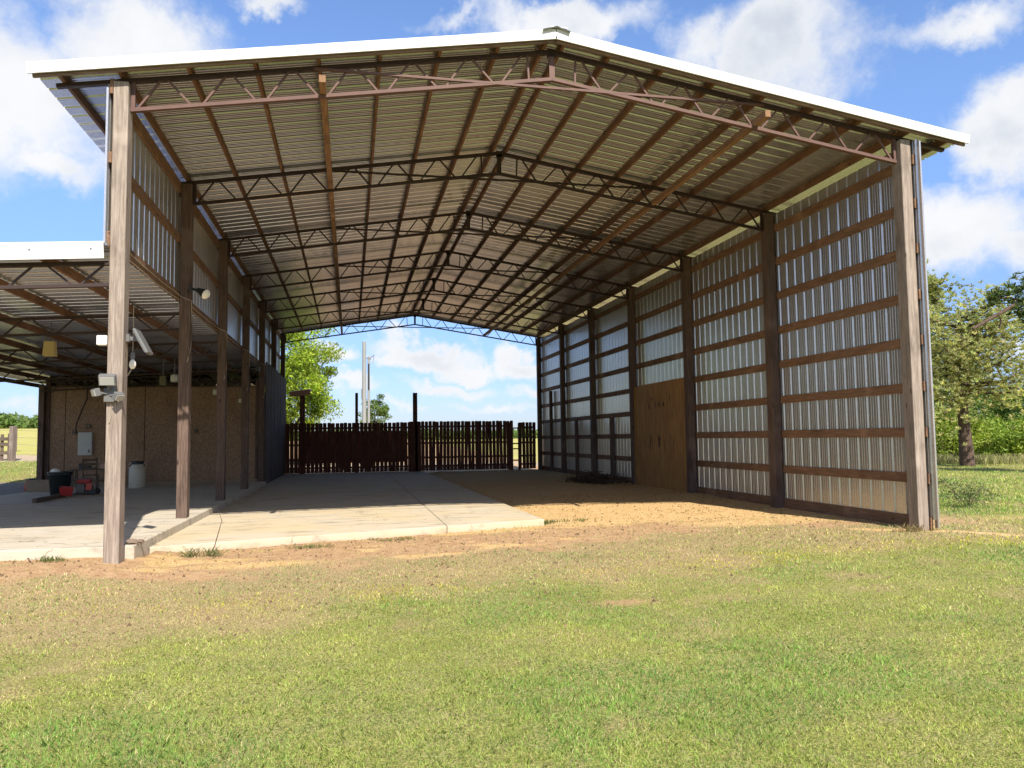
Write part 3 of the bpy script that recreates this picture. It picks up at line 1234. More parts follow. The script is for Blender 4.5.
hb = empty('hanging_bulb', (-6.2, 1.5, 3.5))
tag(hb, 'bare bulb hanging on a cord under the edge of the lean-to roof', 'lamp')
t = MB()
t.tube([(0, 0, 0), (.0, 0, -.72)], .006, 6)
t.tube([(0, 0, -.85), (-.02, 0, -.98), (-.1, 0, -1.12), (-.16, .02, -1.22)], .008, 6)
t.build('cord', M['cable_tan'], hb)
t = MB()
t.lathe([(.0, -.70), (.03, -.71), (.032, -.79), (.03, -.82)], n=12)
t.build('socket', M['grey_plastic'], hb)
t = MB()
t.lathe([(.02, -.82), (.045, -.86), (.05, -.91), (.03, -.955), (0, -.965)], n=14)
t.build('bulb', M['lamp_glass'], hb)

sp = empty('spotlight', (-5.9, B - .08, 4.28))
tag(sp, 'spotlight with a large glass lens on the second left post', 'spotlight')
t = MB()
t.box((.0, 0, 0), (.04, .12, .12))
t.bar((0, 0, 0), (.16, -.03, -.03), .045, .045)
t.build('arm', M['dark_plastic'], sp)
dq = Vector((.75, -.35, -.45)).to_track_quat('Z', 'Y').to_matrix()
t = MB()
t.lathe([(.0, -.06), (.045, -.06), (.055, .0), (.1, .12), (.105, .14)], n=18)
t.v = [tuple(dq @ Vector(v) + Vector((.17, -.05, -.05))) for v in t.v]
hd = t.build('lamp_shade', M['dark_plastic'], sp)
t = MB()
t.lathe([(.102, .135), (.085, .165), (.04, .18), (0, .183)], n=18)
t.v = [tuple(dq @ Vector(v) + Vector((.17, -.05, -.05))) for v in t.v]
t.build('lens', M['lamp_glass'], hd)

dk = empty('small_spotlight', (-5.9, 3 * B, 3.55))
tag(dk, 'small dark spotlight on the fourth left post', 'spotlight')
t = MB()
t.bar((0, 0, 0), (.2, -.02, 0), .05, .05)
t.build('arm', M['dark_plastic'], dk)
t = MB()
t.box((.24, -.03, 0), (.12, .14, .14))
t.build('lamp_head', M['dark_plastic'], dk, .01)

yb = empty('insect_lantern', (-8.27, 4.2, 3.0))
tag(yb, 'dull yellow box hanging by a wire from the lean-to truss', 'lantern')
t = MB()
t._add([(-.10, -.08, 0), (.10, -.08, 0), (.10, .08, 0), (-.10, .08, 0), (-.085, -.065, .27), (.085, -.065, .27), (.085, .065, .27), (-.085, .065, .27)],
       [(3, 2, 1, 0), (4, 5, 6, 7), (0, 1, 5, 4), (1, 2, 6, 5), (2, 3, 7, 6), (3, 0, 4, 7)])
t.build('body', M['yellow_box'], yb, .008)
t = MB()
t.tube([(0, 0, .27), (0.01, .01, .62)], .006, 6)
t.build('wire', M['cable_black'], yb)

for k, (x, y, z, w, lab) in enumerate(((-7.92, 12.6, 3.26, .22, 'white lamp housing under the shed roof just left of the second left post'),
                                  (-7.48, 16.85, 3.12, .2, 'white plastic fixture high on the particle-board wall beside the third left post'),
                                  (-6.68, 16.85, 2.82, .13, 'smallest white fixture on the particle-board wall near its right end'))):
    f = empty('wall_fixture', (x, y, z))
    tag(f, lab, 'lamp', 'white fixtures in front of the particle-board wall')
    t = MB()
    t.lathe([(0, -.0), (w * .42, 0), (w * .5, w * .25), (w * .5, w * .9), (w * .3, w)], (0, 0, -w * .5), 16)
    t.build('cover', M['white_plastic'], f)
    t = MB()
    t.box((0, .1 if k else .03, w * .5), (w * .4, .2 if k else .06, .03))
    if k == 0:
        t.bar((0, 0, w * .5), (0, 0, .55), .03, .03)
    t.build('bracket', M['grey_plastic'], f)
ob = empty('junction_box', (-8.25, 12.72, 3.2))
tag(ob, 'olive coloured box hanging beside the white lamp housing under the shed roof', 'box')
t = MB()
t.box((0, 0, 0), (.17, .12, .26))
t.build('body', M['olive_box'], ob, .006)
t = MB()
t.bar((0, 0, .13), (0, 0, .6), .03, .03)
t.build('hanger', M['grey_plastic'], ob)

ep = empty('breaker_box', (-11.56, YO - .06, 1.42))
tag(ep, 'pale grey breaker panel on the particle-board wall', 'electrical panel')
t = MB()
t.box((0, .02, 0), (.44, .1, .76))
t.build('box', M['panel_grey'], ep, .006)
t = MB()
t.box((0, -.037, 0), (.40, .012, .71))
d_ = t.build('door', M['panel_grey'], ep, .003)
t = MB()
t.box((.13, -.05, -.24), (.05, .012, .1))
t.build('latch', M['grey_plastic'], d_)
for k, (x, z, w, h, lab) in enumerate(((-11.5, 2.0, .16, .11, 'small dark double outlet on the wall above the breaker panel'),
                                       (-11.9, 1.8, .12, .12, 'small dark junction box at the upper left of the breaker panel'),
                                       (-8.12, 1.8, .1, .15, 'single outlet box on the wall between the second and third left posts'))):
    f = empty('outlet', (x, YO - .02, z))
    tag(f, lab, 'outlet', 'outlet boxes on the particle-board wall')
    t = MB()
    t.box((0, -.01, 0), (w, .05, h))
    t.build('box', M['dark_plastic'], f, .004)
    for s in (-1, 1):
        t = MB()
        if w > h:
            t.box((s * w * .24, -.039, 0), (w * .32, .01, h * .6))
        else:
            t.box((0, -.039, s * h * .24), (w * .5, .01, h * .28))
        t.build('socket', M['tan_board'], f)

# wires clipped along the bottom girt of the left wall
t = MB()
for i in range(4):
    y0, y1 = i * B + .14, (i + 1) * B - .13
    t.tube([(lgx + .03, y0 + (y1 - y0) * k / 6, 4.14 - .03 * math.sin(math.pi * k / 6) + .012 * (k % 2)) for k in range(7)], .011, 6)
    t.tube([(lgx + .04, y0 + (y1 - y0) * k / 6, 4.06 - .05 * math.sin(math.pi * k / 6) - .01 * (k % 2)) for k in range(7)], .009, 6)
    yp = (i + 1) * B
    t.tube([(lgx + .035, y1, 4.13), (-HX + .115, yp - .11, 4.05), (-HX + .115, yp - .05, 3.8), (-HX + .108, yp - .06, 3.2), (-HX + .06, yp - .135, 2.9)], .010, 6)
tag(t.build('electrical_cable', M['cable_tan']), 'tan electrical cable strung along the left barn posts at lean-to roof height', 'cable')

# ------------------------------------------------------------------ clutter in the lean-to
SZ = .05
bk = empty('trash_can', (-10.55, 11.75, SZ))
bk.scale = (.74, .74, .8)
tag(bk, 'black plastic tub standing by the particle-board wall', 'tub')
t = MB()
t.lathe([(0, .01), (.30, .0), (.37, .74), (.41, .745), (.415, .80), (.375, .80), (.36, .74), (.29, .05), (0, .05)], n=28)
t.build('body', M['bucket_plastic'], bk)
t = MB()
t.lathe([(.392, .69), (.40, .70), (.40, .72), (.392, .73)], n=28)
t.build('rim', M['dark_plastic'], bk)
t = MB()
bmv = [(.13 * math.sin(a) * math.cos(b), .11 * math.sin(a) * math.sin(b), .12 * math.cos(a)) for a in np.linspace(.05, 3.1, 8) for b in np.linspace(0, 6.28, 13)[:-1]]
t._add([(x - .06, y - .1, z * .8 + .64) for x, y, z in bmv], [(i * 12 + k, i * 12 + (k + 1) % 12, (i + 1) * 12 + (k + 1) % 12, (i + 1) * 12 + k) for i in range(7) for k in range(12)], True)
o = t.build('white_bag', M['white_plastic'], None, loc=(-10.58, 11.75, SZ))
tag(o, 'crumpled white bag poking out of the black tub', 'bag')

rb = MB()
rb._add([(-.13, -.1, 0), (.13, -.1, 0), (.13, .1, 0), (-.13, .1, 0), (-.16, -.13, .2), (.16, -.13, .2), (.16, .13, .2), (-.16, .13, .2),
         (-.13, -.10, .2), (.13, -.10, .2), (.13, .10, .2), (-.13, .10, .2), (-.11, -.08, .03), (.11, -.08, .03), (.11, .08, .03), (-.11, .08, .03)],
        [(3, 2, 1, 0), (0, 1, 5, 4), (1, 2, 6, 5), (2, 3, 7, 6), (3, 0, 4, 7), (4, 5, 9, 8), (5, 6, 10, 9), (6, 7, 11, 10), (7, 4, 8, 11),
         (8, 9, 13, 12), (9, 10, 14, 13), (10, 11, 15, 14), (11, 8, 12, 15), (12, 13, 14, 15)])
o = rb.build('red_bin', M['red_paint'], loc=(-10.18, 11.05, SZ + .06))
o.rotation_euler = (.15, .1, .3)
tag(o, 'small red plastic bin on the floor in front of the black tub', 'bin')

gn = empty('generator', (-10.0, 11.95, SZ))
gn.scale = (.68, .68, .78)
tag(gn, 'portable red generator in a dark tube frame beside the black tub', 'generator')
t = MB()
for s in (-1, 1):
    t.tube([(-.36, s * .24, .03), (-.36, s * .24, .5), (-.3, s * .24, .56), (.3, s * .24, .56), (.36, s * .24, .5), (.36, s * .24, .03), (-.36, s * .24, .03)], .018, 8)
for x in (-.36, .36):
    for z in (.05, .5):
        t.tube([(x, -.24, z), (x, .24, z)], .016, 8)
t.build('frame', M['grey_plastic'], gn)
t = MB()
t.box((0, 0, .48), (.52, .4, .16))
t.build('fuel_tank', M['red_paint'], gn, .05)
t = MB()
t.lathe([(0, .56), (.04, .56), (.04, .6), (0, .605)], (.08, 0, 0), 12)
t.build('fuel_cap', M['dark_plastic'], gn)
t = MB()
t.box((-.13, 0, .22), (.3, .32, .3))
t.tube([(.02, 0, .2), (.3, 0, .2)], .13, 14)
t.build('engine', M['engine_metal'], gn, .02)
t = MB()
t.box((.2, -.2, .28), (.22, .05, .22))
t.build('control_panel', M['faded_red'], gn, .01)
for s in (-1, 1):
    t = MB()
    t.tube([(.38, s * .27, .1), (.38, s * .33, .1)], .11, 16)
    t.build('wheel', M['dark_plastic'], gn)

wb = empty('work_table', (-10.85, 15.9, SZ))
tag(wb, 'low wooden table with clutter on it against the particle-board wall', 'table')
t = MB()
t.box((0, 0, .56), (1.5, .5, .04))
t.build('table_top', M['plank_wood'], wb, .005)
for sx in (-.68, .68):
    for sy in (-.2, .2):
        t = MB()
        t.box((sx, sy, .27), (.07, .07, .54))
        t.build('leg', M['plank_wood'], wb)
t = MB()
t.box((0, 0, .2), (1.3, .4, .03))
t.build('shelf', M['plank_wood'], wb)

ch = empty('wooden_chair', (-10.6, 14.4, SZ))
ch.rotation_euler = (0, 0, .4)
tag(ch, 'old wooden chair half hidden behind the front left post', 'chair')
t = MB()
t.box((0, 0, .43), (.42, .42, .035))
t.build('seat', M['plank_wood'], ch, .005)
for sx in (-.18, .18):
    t = MB()
    t.bar((sx, -.18, 0), (sx, -.18, .43), .04, .04)
    t.build('leg', M['plank_wood'], ch)
    t = MB()
    t.bar((sx, .18, 0), (sx * 1.05, .25, .95), .04, .04, (0, 1, 0))
    t.build('leg', M['plank_wood'], ch)
t = MB()
for z in (.62, .75, .88):
    t.box((0, .2 + z * .055, z), (.36, .02, .07))
t.build('backrest', M['plank_wood'], ch)


def can(name, prof, mat, loc, label, cat, lid=None, lidmat=None):
    r_ = empty(name, loc)
    tag(r_, label, cat)
    q = MB()
    q.lathe(prof, n=24)
    q.build('body', mat, r_)
    if lid:
        q = MB()
        q.lathe(lid, n=24)
        q.build('lid', lidmat, r_)
    return r_


jg = can('milk_can', [(0, 0), (.27, 0), (.285, .03), (.285, .58), (.26, .66), (.2, .72), (.19, .76), (0, .76)], M['cream_jug'], (-9.40, 14.8, SZ),
         'cream coloured drum with black lid standing on the lean-to floor', 'drum',
         [(0, .76), (.2, .76), (.22, .78), (.22, .84), (.2, .86), (0, .86)], M['dark_plastic'])
t = MB()
jg.scale = (.84, .84, .95)
for s in (-1, 1):
    t.tube([(s * .2, 0, .8), (s * .3, 0, .76), (s * .3, 0, .66), (s * .265, 0, .62)], .018, 8)
t.build('handle', M['cream_jug'], jg)
can('clay_jar', [(0, 0), (.13, 0), (.2, .16), (.2, .3), (.13, .42), (.14, .47), (.11, .47), (.1, .42), (.17, .28), (0, .05)], M['terracotta'],
    (-12.75, 15.9, -.15), 'rounded terracotta jar with a dark mouth beside the left shed post', 'jar', [(0, .44), (.1, .44), (.12, .475), (.12, .5), (0, .5)], M['dark_plastic'])
t = MB()
t.box((0, 0, .15), (.85, .4, .3))
t.box((0, 0, .31), (.9, .44, .03))
tag(t.build('wooden_crate', M['tan_board'], None, .012, (-11.75, 14.2, SZ + .002)), 'low tan wooden crate by the foot of the left shed post', 'crate')
t = MB()
t.bar((-10.25, 9.2, SZ + .05), (-10.3, 11.3, SZ + .05), .09, .1)
tag(t.build('timber_beam', M['plank_wood']), 'dark timber beam lying on the lean-to floor in front of the tub', 'timber')
for k, (x, y, s, lab) in enumerate(((-11.2, 15.85, .2, 'dark tool case on the low table'), (-10.6, 15.8, .16, 'rusty metal box on the low table'))):
    t = MB()
    t.box((0, 0, s * .45), (s * 1.5, s, s * .9))
    t.tube([(-s * .3, 0, s * .9), (-s * .3, 0, s * 1.1), (s * .3, 0, s * 1.1), (s * .3, 0, s * .9)], .012, 6)
    tag(t.build('tool_box', M['dark_plastic'] if k == 0 else M['rust_tin'], None, .01, (x, y, SZ + .58)), lab, 'box')


def rock_mesh(seed, sx, sy, sz):
    rg = np.random.default_rng(seed)
    t_ = MB()
    vs = []
    for a in np.linspace(.02, math.pi - .02, 7):
        for b in np.linspace(0, 2 * math.pi, 11)[:-1]:
            k = 1 + rg.uniform(-.22, .22)
            vs.append((sx * k * math.sin(a) * math.cos(b), sy * k * math.sin(a) * math.sin(b), sz * k * math.cos(a)))
    t_._add(vs, [(i * 10 + k, i * 10 + (k + 1) % 10, (i + 1) * 10 + (k + 1) % 10, (i + 1) * 10 + k) for i in range(6) for k in range(10)])
    return t_


for k, (x, y, s, lab) in enumerate(((-5.9, .5, .07, 'brown rock lying at the foot of the front left post'),
                                   (-5.84, .62, .05, 'smaller stone behind the brown rock by the front left post'))):
    o = rock_mesh(k, s * 1.3, s, s * .6).build('rock', M['rock'], loc=(x, y, SZ + s * .4))
    tag(o, lab, 'rock', 'stones beside the front left post')

# ------------------------------------------------------------------ leaves, trees, plants


def cards(centers, size, rng, aspect=1.6, flat=0.0):
    """one small pointed leaf (two triangles as a rhombus) per centre"""
    n = len(centers)
    a = rng.normal(size=(n, 3))
    a[:, 2] = a[:, 2] * (1 - flat * .6)
    a /= np.linalg.norm(a, axis=1, keepdims=True)
    b = rng.normal(size=(n, 3))
    b -= (b * a).sum(1, keepdims=True) * a
    b /= np.linalg.norm(b, axis=1, keepdims=True)
    s = (size * rng.uniform(.6, 1.35, n))[:, None]
    p = np.stack([centers - a * s, centers - b * s / aspect * .5 + a * s * .1, centers + a * s, centers + b * s / aspect * .5 + a * s * .1], 1)
    return p.reshape(-1, 3)


def leaf_object(name, pts, tints, mat, parent=None):
    n = len(pts) // 4
    return np_mesh(name, pts, np.arange(n * 4), np.full(n, 4), mat, parent, {'tint': np.repeat(tints, 4, axis=0)})


def crown_points(rng, center, radii, n_clumps, per, clump_r, shell=.55):
    cs = []
    c0 = np.array(center)
    u = rng.normal(size=(n_clumps, 3))
    u /= np.linalg.norm(u, axis=1, keepdims=True)
    rad = shell + (1 - shell) * rng.random(n_clumps)
    u = u * rad[:, None] * np.array(radii) * rng.uniform(.8, 1.12, (n_clumps, 1))
    cl = c0 + u
    for c in cl:
        r = clump_r * rng.uniform(.6, 1.35)
        g = rng.normal(size=(per, 3))
        g /= np.linalg.norm(g, axis=1, keepdims=True)
        g *= (rng.random(per) ** .45)[:, None] * r * np.array([1.1, 1.1, .75])
        cs.append(c + g)
    return cl, np.concatenate(cs)


def tint_for(rng, n, base, var=.25, clump=None):
    t = np.array(base)[None] * rng.uniform(1 - var, 1 + var, (n, 1))
    t = t * rng.uniform(.9, 1.1, (n, 3))
    if clump is not None:
        k = len(clump)
        t = t * np.repeat(clump, n // k + 1)[:n, None]
    return np.clip(t, 0, 1)


def tree(x, y, h, crown_r, trunk_r, base, label, name='tree', seed=0, n_clumps=60, per=120, leaf=.09, trunk_h=.32, squash=.8, group=None, clump_r=None, lean_=0.0):
    rng = np.random.default_rng(seed)
    gz = float(base_height(x, y))
    root = empty(name, (x, y, gz))
    tag(root, label, 'tree', group)
    ch_ = h * trunk_h
    cz = (h + ch_ * .8) / 2
    radii = np.array([crown_r, crown_r, (h - ch_ * .8) / 2])
    cl, pts = crown_points(rng, (lean_, 0, cz), radii, n_clumps, per, clump_r or crown_r * .32)
    pts[:, 2] = np.maximum(pts[:, 2], .15)
    cv = rng.uniform(.6, 1.35, n_clumps)
    q = cards(pts, leaf, rng)
    leaf_object('crown', q, tint_for(rng, len(pts), base, .3, cv), M['leaf'], root)
    t_ = MB()
    top = Vector((lean_ * .6, 0, cz + radii[2] * .3))
    path = [Vector((0, 0, -.2)), Vector((.02, .01, ch_ * .5)), Vector((lean_ * .2 - .02, .02, ch_)), top]
    t_.tube(path, trunk_r, 9, [1.25, .9, .75, .25])
    for c in cl[rng.permutation(n_clumps)[:14]]:
        s = Vector((lean_ * .2, 0, ch_ * rng.uniform(.75, 1.5)))
        e = Vector(c)
        mid = (s + e) / 2 + Vector((0, 0, -.1 * crown_r))
        t_.tube([s, mid, e], trunk_r * .35, 6, [1, .6, .2])
    t_.build('trunk', M['bark'], root)
    return root


def pine(x, y, h, r, trunk_r, label, seed, z0=.35, nb=26, base=(.075, .095, .035), dens=150, side=None):
    rng = np.random.default_rng(seed)
    gz = float(base_height(x, y))
    root = empty('pine_tree', (x, y, gz))
    tag(root, label, 'tree', 'pine trees on the right lawn')
    t_ = MB()
    sway = lambda z: Vector((.12 * math.sin(z * .5 + seed), .1 * math.cos(z * .4), z))
    zs = np.linspace(-.2, h * .93, 9)
    t_.tube([sway(z) for z in zs], trunk_r, 10, list(np.linspace(1.15, .3, 9)))
    P, T = [], []
    for k in range(nb):
        z = h * (z0 + (1 - z0) * ((k + rng.random() * .6) / nb) ** .9)
        a = rng.uniform(0, 2 * math.pi) if side is None or rng.random() < .5 else side + rng.uniform(-.5, .5)
        ln_ = r * (1.05 - .55 * (z / h - z0) / (1 - z0)) * rng.uniform(.55, 1.1)
        s = sway(z)
        d = Vector((math.cos(a), math.sin(a), 0))
        e = s + d * ln_ + Vector((0, 0, ln_ * rng.uniform(-.15, .3)))
        mid = (s + e) / 2 + Vector((0, 0, .1 * ln_ * rng.uniform(-1, 1)))
        t_.tube([s, mid, e], trunk_r * .28, 6, [1, .65, .25])
        shade = rng.uniform(.75, 1.3)
        for f in np.linspace(.4, 1.05, 5):
            c = np.array((s + (e - s) * float(f))[:]) + rng.normal(size=3) * .25
            rr = r * .2 * rng.uniform(.7, 1.3)
            ntuft = max(3, int(dens / 8))
            tc_ = c + rng.normal(size=(ntuft, 3)) * rr * np.array([.62, .62, .6])
            for tcen in tc_:
                g = rng.normal(size=(12, 3))
                g /= np.linalg.norm(g, axis=1, keepdims=True)
                g[:, 2] = np.abs(g[:, 2]) * 1.1
                L0 = .145 * rng.uniform(.7, 1.3)
                w = rng.normal(size=(12, 3)) * .016
                P.append(np.stack([tcen + 0 * g - w, tcen + 0 * g + w, tcen + g * L0 + w * .5, tcen + g * L0 - w * .5], 1).reshape(-1, 3))
                T.append(np.array(base)[None] * shade * rng.uniform(.7, 1.3) * rng.uniform(.85, 1.15, (12, 3)))
    t_.build('trunk', M['pine_bark'], root)
    leaf_object('crown', np.concatenate(P), np.clip(np.concatenate(T), 0, 1), M['needle'], root)
    return root


def at_px(px, dist):
    """ground point in a compass direction, given by the heading of a picture column"""
    d = pix_dir(px, 441)
    d = np.array([d[0], d[1]]) / math.hypot(d[0], d[1])
    return CAM[0] + d[0] * dist, CAM[1] + d[1] * dist


# the big tree behind the shed and the little one by the poles
x, y = at_px(283, 47)
tree(x, y, 9.2, 3.3, .28, (.26, .345, .03), 'large bright green tree behind the shed, left of the utility poles', 'shade_tree', 5, 120, 340, .11, .2, .92, None, .78)
x, y = at_px(375, 95)
tree(x, y, 6.0, 1.7, .13, (.12, .18, .04), 'small round tree beside the utility poles above the fence', 'small_tree', 6, 46, 120, .16, .2)
# utility poles
for k, (px, d, ztop, r_, lab) in enumerate(((364.2, 60, 8.9, .16, 'taller pale utility pole beyond the fence'), (368.8, 62, 8.0, .10, 'shorter pale utility pole with a bracket, just right of the taller one'))):
    x, y = at_px(px, d)
    gz = float(base_height(x, y))
    u = empty('utility_pole', (x, y, 0))
    tag(u, lab, 'utility pole', 'utility poles behind the barn')
    t = MB()
    t.tube([(0, 0, gz - .3), (0, 0, ztop)], r_, 12, [1.15, .85])
    t.build('pole', M['pole_concrete'], u)
    t = MB()
    if k == 0:
        t.bar((-.1, 0, ztop - 4), (-.22, 0, ztop - 4), .1, .8, (0, 0, 1))
        t.bar((.05, 0, ztop - 1.2), (.5, 0, ztop - 1.35), .05, .06)
        t.build('bracket', M['grey_plastic'], u)
    else:
        t.bar((0, 0, ztop - .25), (.42, -.1, ztop + .1), .05, .05)
        t.bar((.42, -.1, ztop + .1), (.3, -.1, ztop - .6), .04, .04)
        t.build('bracket', M['grey_plastic'], u)
        t = MB()
        t.tube([(0, -.16, ztop - 2.6), (0, -.16, ztop - .6)], .05, 6)
        t.build('conduit', M['dark_plastic'], u)

# pines on the right lawn
pine(25.8, 20.9, 7.1, 4.2, .30, 'broad pine with bare lower trunk on the right lawn', 21, .40, 36, (.40, .39, .17), 200)
x, y = at_px(917, 44)
pine(x, y, 9.6, 2.2, .26, 'taller pine partly hidden by the front right post', 22, .3, 34, (.34, .345, .13), 200)
x, y = at_px(1128, 36)
pc = pine(x, y, 7.2, 1.7, .27, 'dark pine at the right edge with a bare curved branch', 23, .5, 22, (.10, .135, .05), 120)
gz = pc.location.z
lat = Vector((math.cos(YAW), -math.sin(YAW), 0))
bp_ = lambda u, z: lat * (u * .805) + Vector((0, 0, 1.43 + (z - 1.43) * .805 - gz))
t = MB()
t.tube([bp_(0, 6.0), bp_(-2.5, 7.2), bp_(-4.2, 7.35), bp_(-4.9, 7.08), bp_(-5.8, 6.6), bp_(-6.7, 6.1)], .11, 8, [1.2, 1, .8, .7, .6, .5])
t.tube([bp_(-5.5, 6.75), bp_(-5.4, 6.45), bp_(-5.5, 6.1)], .03, 5)
t.tube([bp_(-4.3, 7.3), bp_(-4.9, 7.5), bp_(-5.6, 7.5)], .04, 5)
t.build('bare_branch', M['pine_bark'], pc)
rng = np.random.default_rng(91)
P, T = [], []
for (u, z, rr) in ((-4.0, 7.6, .5), (-4.35, 8.0, .4), (-4.8, 7.65, .33), (-5.4, 7.55, .25), (-5.75, 7.4, .18), (-4.0, 6.8, .5), (-4.35, 6.6, .35), (-3.6, 8.0, .55), (-3.5, 7.2, .6), (-4.6, 7.1, .3)):
    for k in range(16):
        tcen = np.array(bp_(u, z)[:]) + rng.normal(size=3) * rr * .5
        g = rng.normal(size=(14, 3))
        g /= np.linalg.norm(g, axis=1, keepdims=True)
        g[:, 2] = np.abs(g[:, 2])
        w = rng.normal(size=(14, 3)) * .016
        P.append(np.stack([tcen + 0 * g - w, tcen + 0 * g + w, tcen + g * .2 + w * .5, tcen + g * .2 - w * .5], 1).reshape(-1, 3))
        T.append(np.array((.10, .135, .05))[None] * rng.uniform(.7, 1.3, (14, 1)) * np.ones((14, 3)))
leaf_object('needle_clump', np.concatenate(P), np.clip(np.concatenate(T), 0, 1), M['needle'], pc)
# woods behind the pines
wood_spots = [(918, 52, 6.5, 3.0), (935, 58, 7.5, 3.4), (950, 50, 4.6, 2.4), (962, 60, 7.0, 3.2), (985, 52, 5.2, 2.6), (998, 60, 7.2, 3.4),
              (1012, 53, 4.2, 2.4), (1030, 58, 6.5, 3.0), (1050, 54, 5.5, 2.8), (1075, 60, 7, 3.3), (905, 62, 8, 3.5), (1100, 56, 6.5, 3.0), (975, 66, 8.0, 3.5), (1016, 68, 8, 3.5)]
adj = ['rounded', 'tall', 'low bushy', 'broad', 'low dense', 'wide', 'low bright', 'leafy', 'small', 'large', 'far left', 'outermost', 'darker', 'deepest']
for k, (px, d, h, r) in enumerate(wood_spots):
    x, y = at_px(px, d)
    cols = [(.20, .29, .045), (.13, .21, .04), (.26, .33, .05), (.10, .165, .035)]
    where = 'left of the bare pine trunk' if px < 968 else 'right of the bare pine trunk'
    tone = ['mid green', 'dark green', 'bright yellow green', 'deep green'][k % 4]
    tree(x, y, h * (.78, .5, .66, .9, .45, .7, .56)[k % 7], r * (.9, .7, .85)[k % 3], .12, cols[k % 4], f'{adj[k]} {tone} tree in the woods, {where}', 'woodland_tree', 40 + k, 44, 130, .11, .02, .9,
         'woodland trees behind the right lawn')
# tall dry grass along the wood edge
def tuft_points(rng, spots, n, h, spread, width, lean_=.5):
    P, base = [], []
    for (x, y, z) in spots:
        a = rng.uniform(0, 2 * math.pi, n)
        rr = spread * np.sqrt(rng.random(n))
        bx, by = x + rr * np.cos(a), y + rr * np.sin(a)
        hh = h * rng.uniform(.5, 1.2, n)
        dx, dy = rng.normal(size=n) * hh * lean_ * .5, rng.normal(size=n) * hh * lean_ * .5
        th = rng.uniform(0, math.pi, n)
        wx, wy = np.cos(th) * width / 2, np.sin(th) * width / 2
        zz = np.full(n, z)
        P.append(np.stack([np.stack([bx - wx, by - wy, zz], 1), np.stack([bx + wx, by + wy, zz], 1),
                           np.stack([bx + dx * .5 + wx * .6, by + dy * .5 + wy * .6, zz + hh * .6], 1), np.stack([bx + dx, by + dy, zz + hh], 1)], 1).reshape(-1, 3))
    return np.concatenate(P)


rng = np.random.default_rng(77)
sp_ = []
for px in np.linspace(905, 1090, 130):
    x, y = at_px(px + rng.uniform(-2, 2), 46.5 + rng.uniform(-1.0, 2.5))
    sp_.append((x, y, float(base_height(x, y)) - .05))
p = tuft_points(rng, sp_, 34, .5, .6, .03)
c = np.array([.36, .34, .16]) * rng.uniform(.5, 1.3, (len(p) // 4, 1)) * rng.uniform(.9, 1.1, (len(p) // 4, 3))
tag(leaf_object('tall_grass', p, c, M['grass_blade']), 'tall dry grass along the edge of the woods', 'grass', kind='stuff')

# distant tree line
rng = np.random.default_rng(5)
P, T = [], []
for k in range(150):
    px = -260 + k * 7.4 + rng.uniform(-4, 4)
    d = rng.uniform(128, 150)
    x, y = at_px(px, d)
    gz = float(base_height(x, y))
    h = rng.uniform(1.4, 2.6) * (1.0 if px < 300 else .8)
    if -15 < px < 12:
        h *= 1.35
    n = 240
    g = rng.normal(size=(n, 3))
    g /= np.linalg.norm(g, axis=1, keepdims=True)
    g *= (rng.random(n) ** .4)[:, None] * np.array([2.6, 2.2, h * .5])
    P.append(cards(g + np.array([x, y, gz + h * .5]), .42, rng, 1.3))
    T.append(tint_for(rng, n, np.array([.14, .21, .055]) * rng.uniform(.75, 1.3), .25))
tag(leaf_object('distant_trees', np.concatenate(P), np.concatenate(T), M['leaf']), 'distant line of green trees along the horizon', 'trees', kind='stuff')

# shrub on the right lawn, weeds at the slab edge
def shrub(x, y, r, h, n, base, label, seed, name='shrub', leaf=.035):
    rg = np.random.default_rng(seed)
    gz = float(base_height(x, y))
    root = empty(name, (x, y, gz))
    tag(root, label, 'plant')
    g = rg.normal(size=(n, 3))
    g /= np.linalg.norm(g, axis=1, keepdims=True)
    g *= (rg.random(n) ** .5)[:, None] * np.array([r, r, h * .5])
    g[:, 2] = np.abs(g[:, 2] + h * .42)
    leaf_object('leaves', cards(g, leaf, rg, 2.2), tint_for(rg, n, base, .35), M['leaf'], root)
    t_ = MB()
    for k in range(9):
        a = rg.uniform(0, 6.28)
        t_.tube([(0, 0, -.03), (r * .3 * math.cos(a), r * .3 * math.sin(a), h * .4), (r * .7 * math.cos(a), r * .7 * math.sin(a), h * .8)], .01, 5, [1, .7, .3])
    t_.build('stems', M['bark'], root)


shrub(10.0, 3.4, .62, .62, 1300, (.12, .15, .06), 'loose grey green shrub on the right lawn beyond the barn corner', 3)
shrub(13.8, 9.0, .7, .35, 700, (.10, .10, .05), 'dark low weeds on the lawn at the far right edge', 4, 'weed_clump')

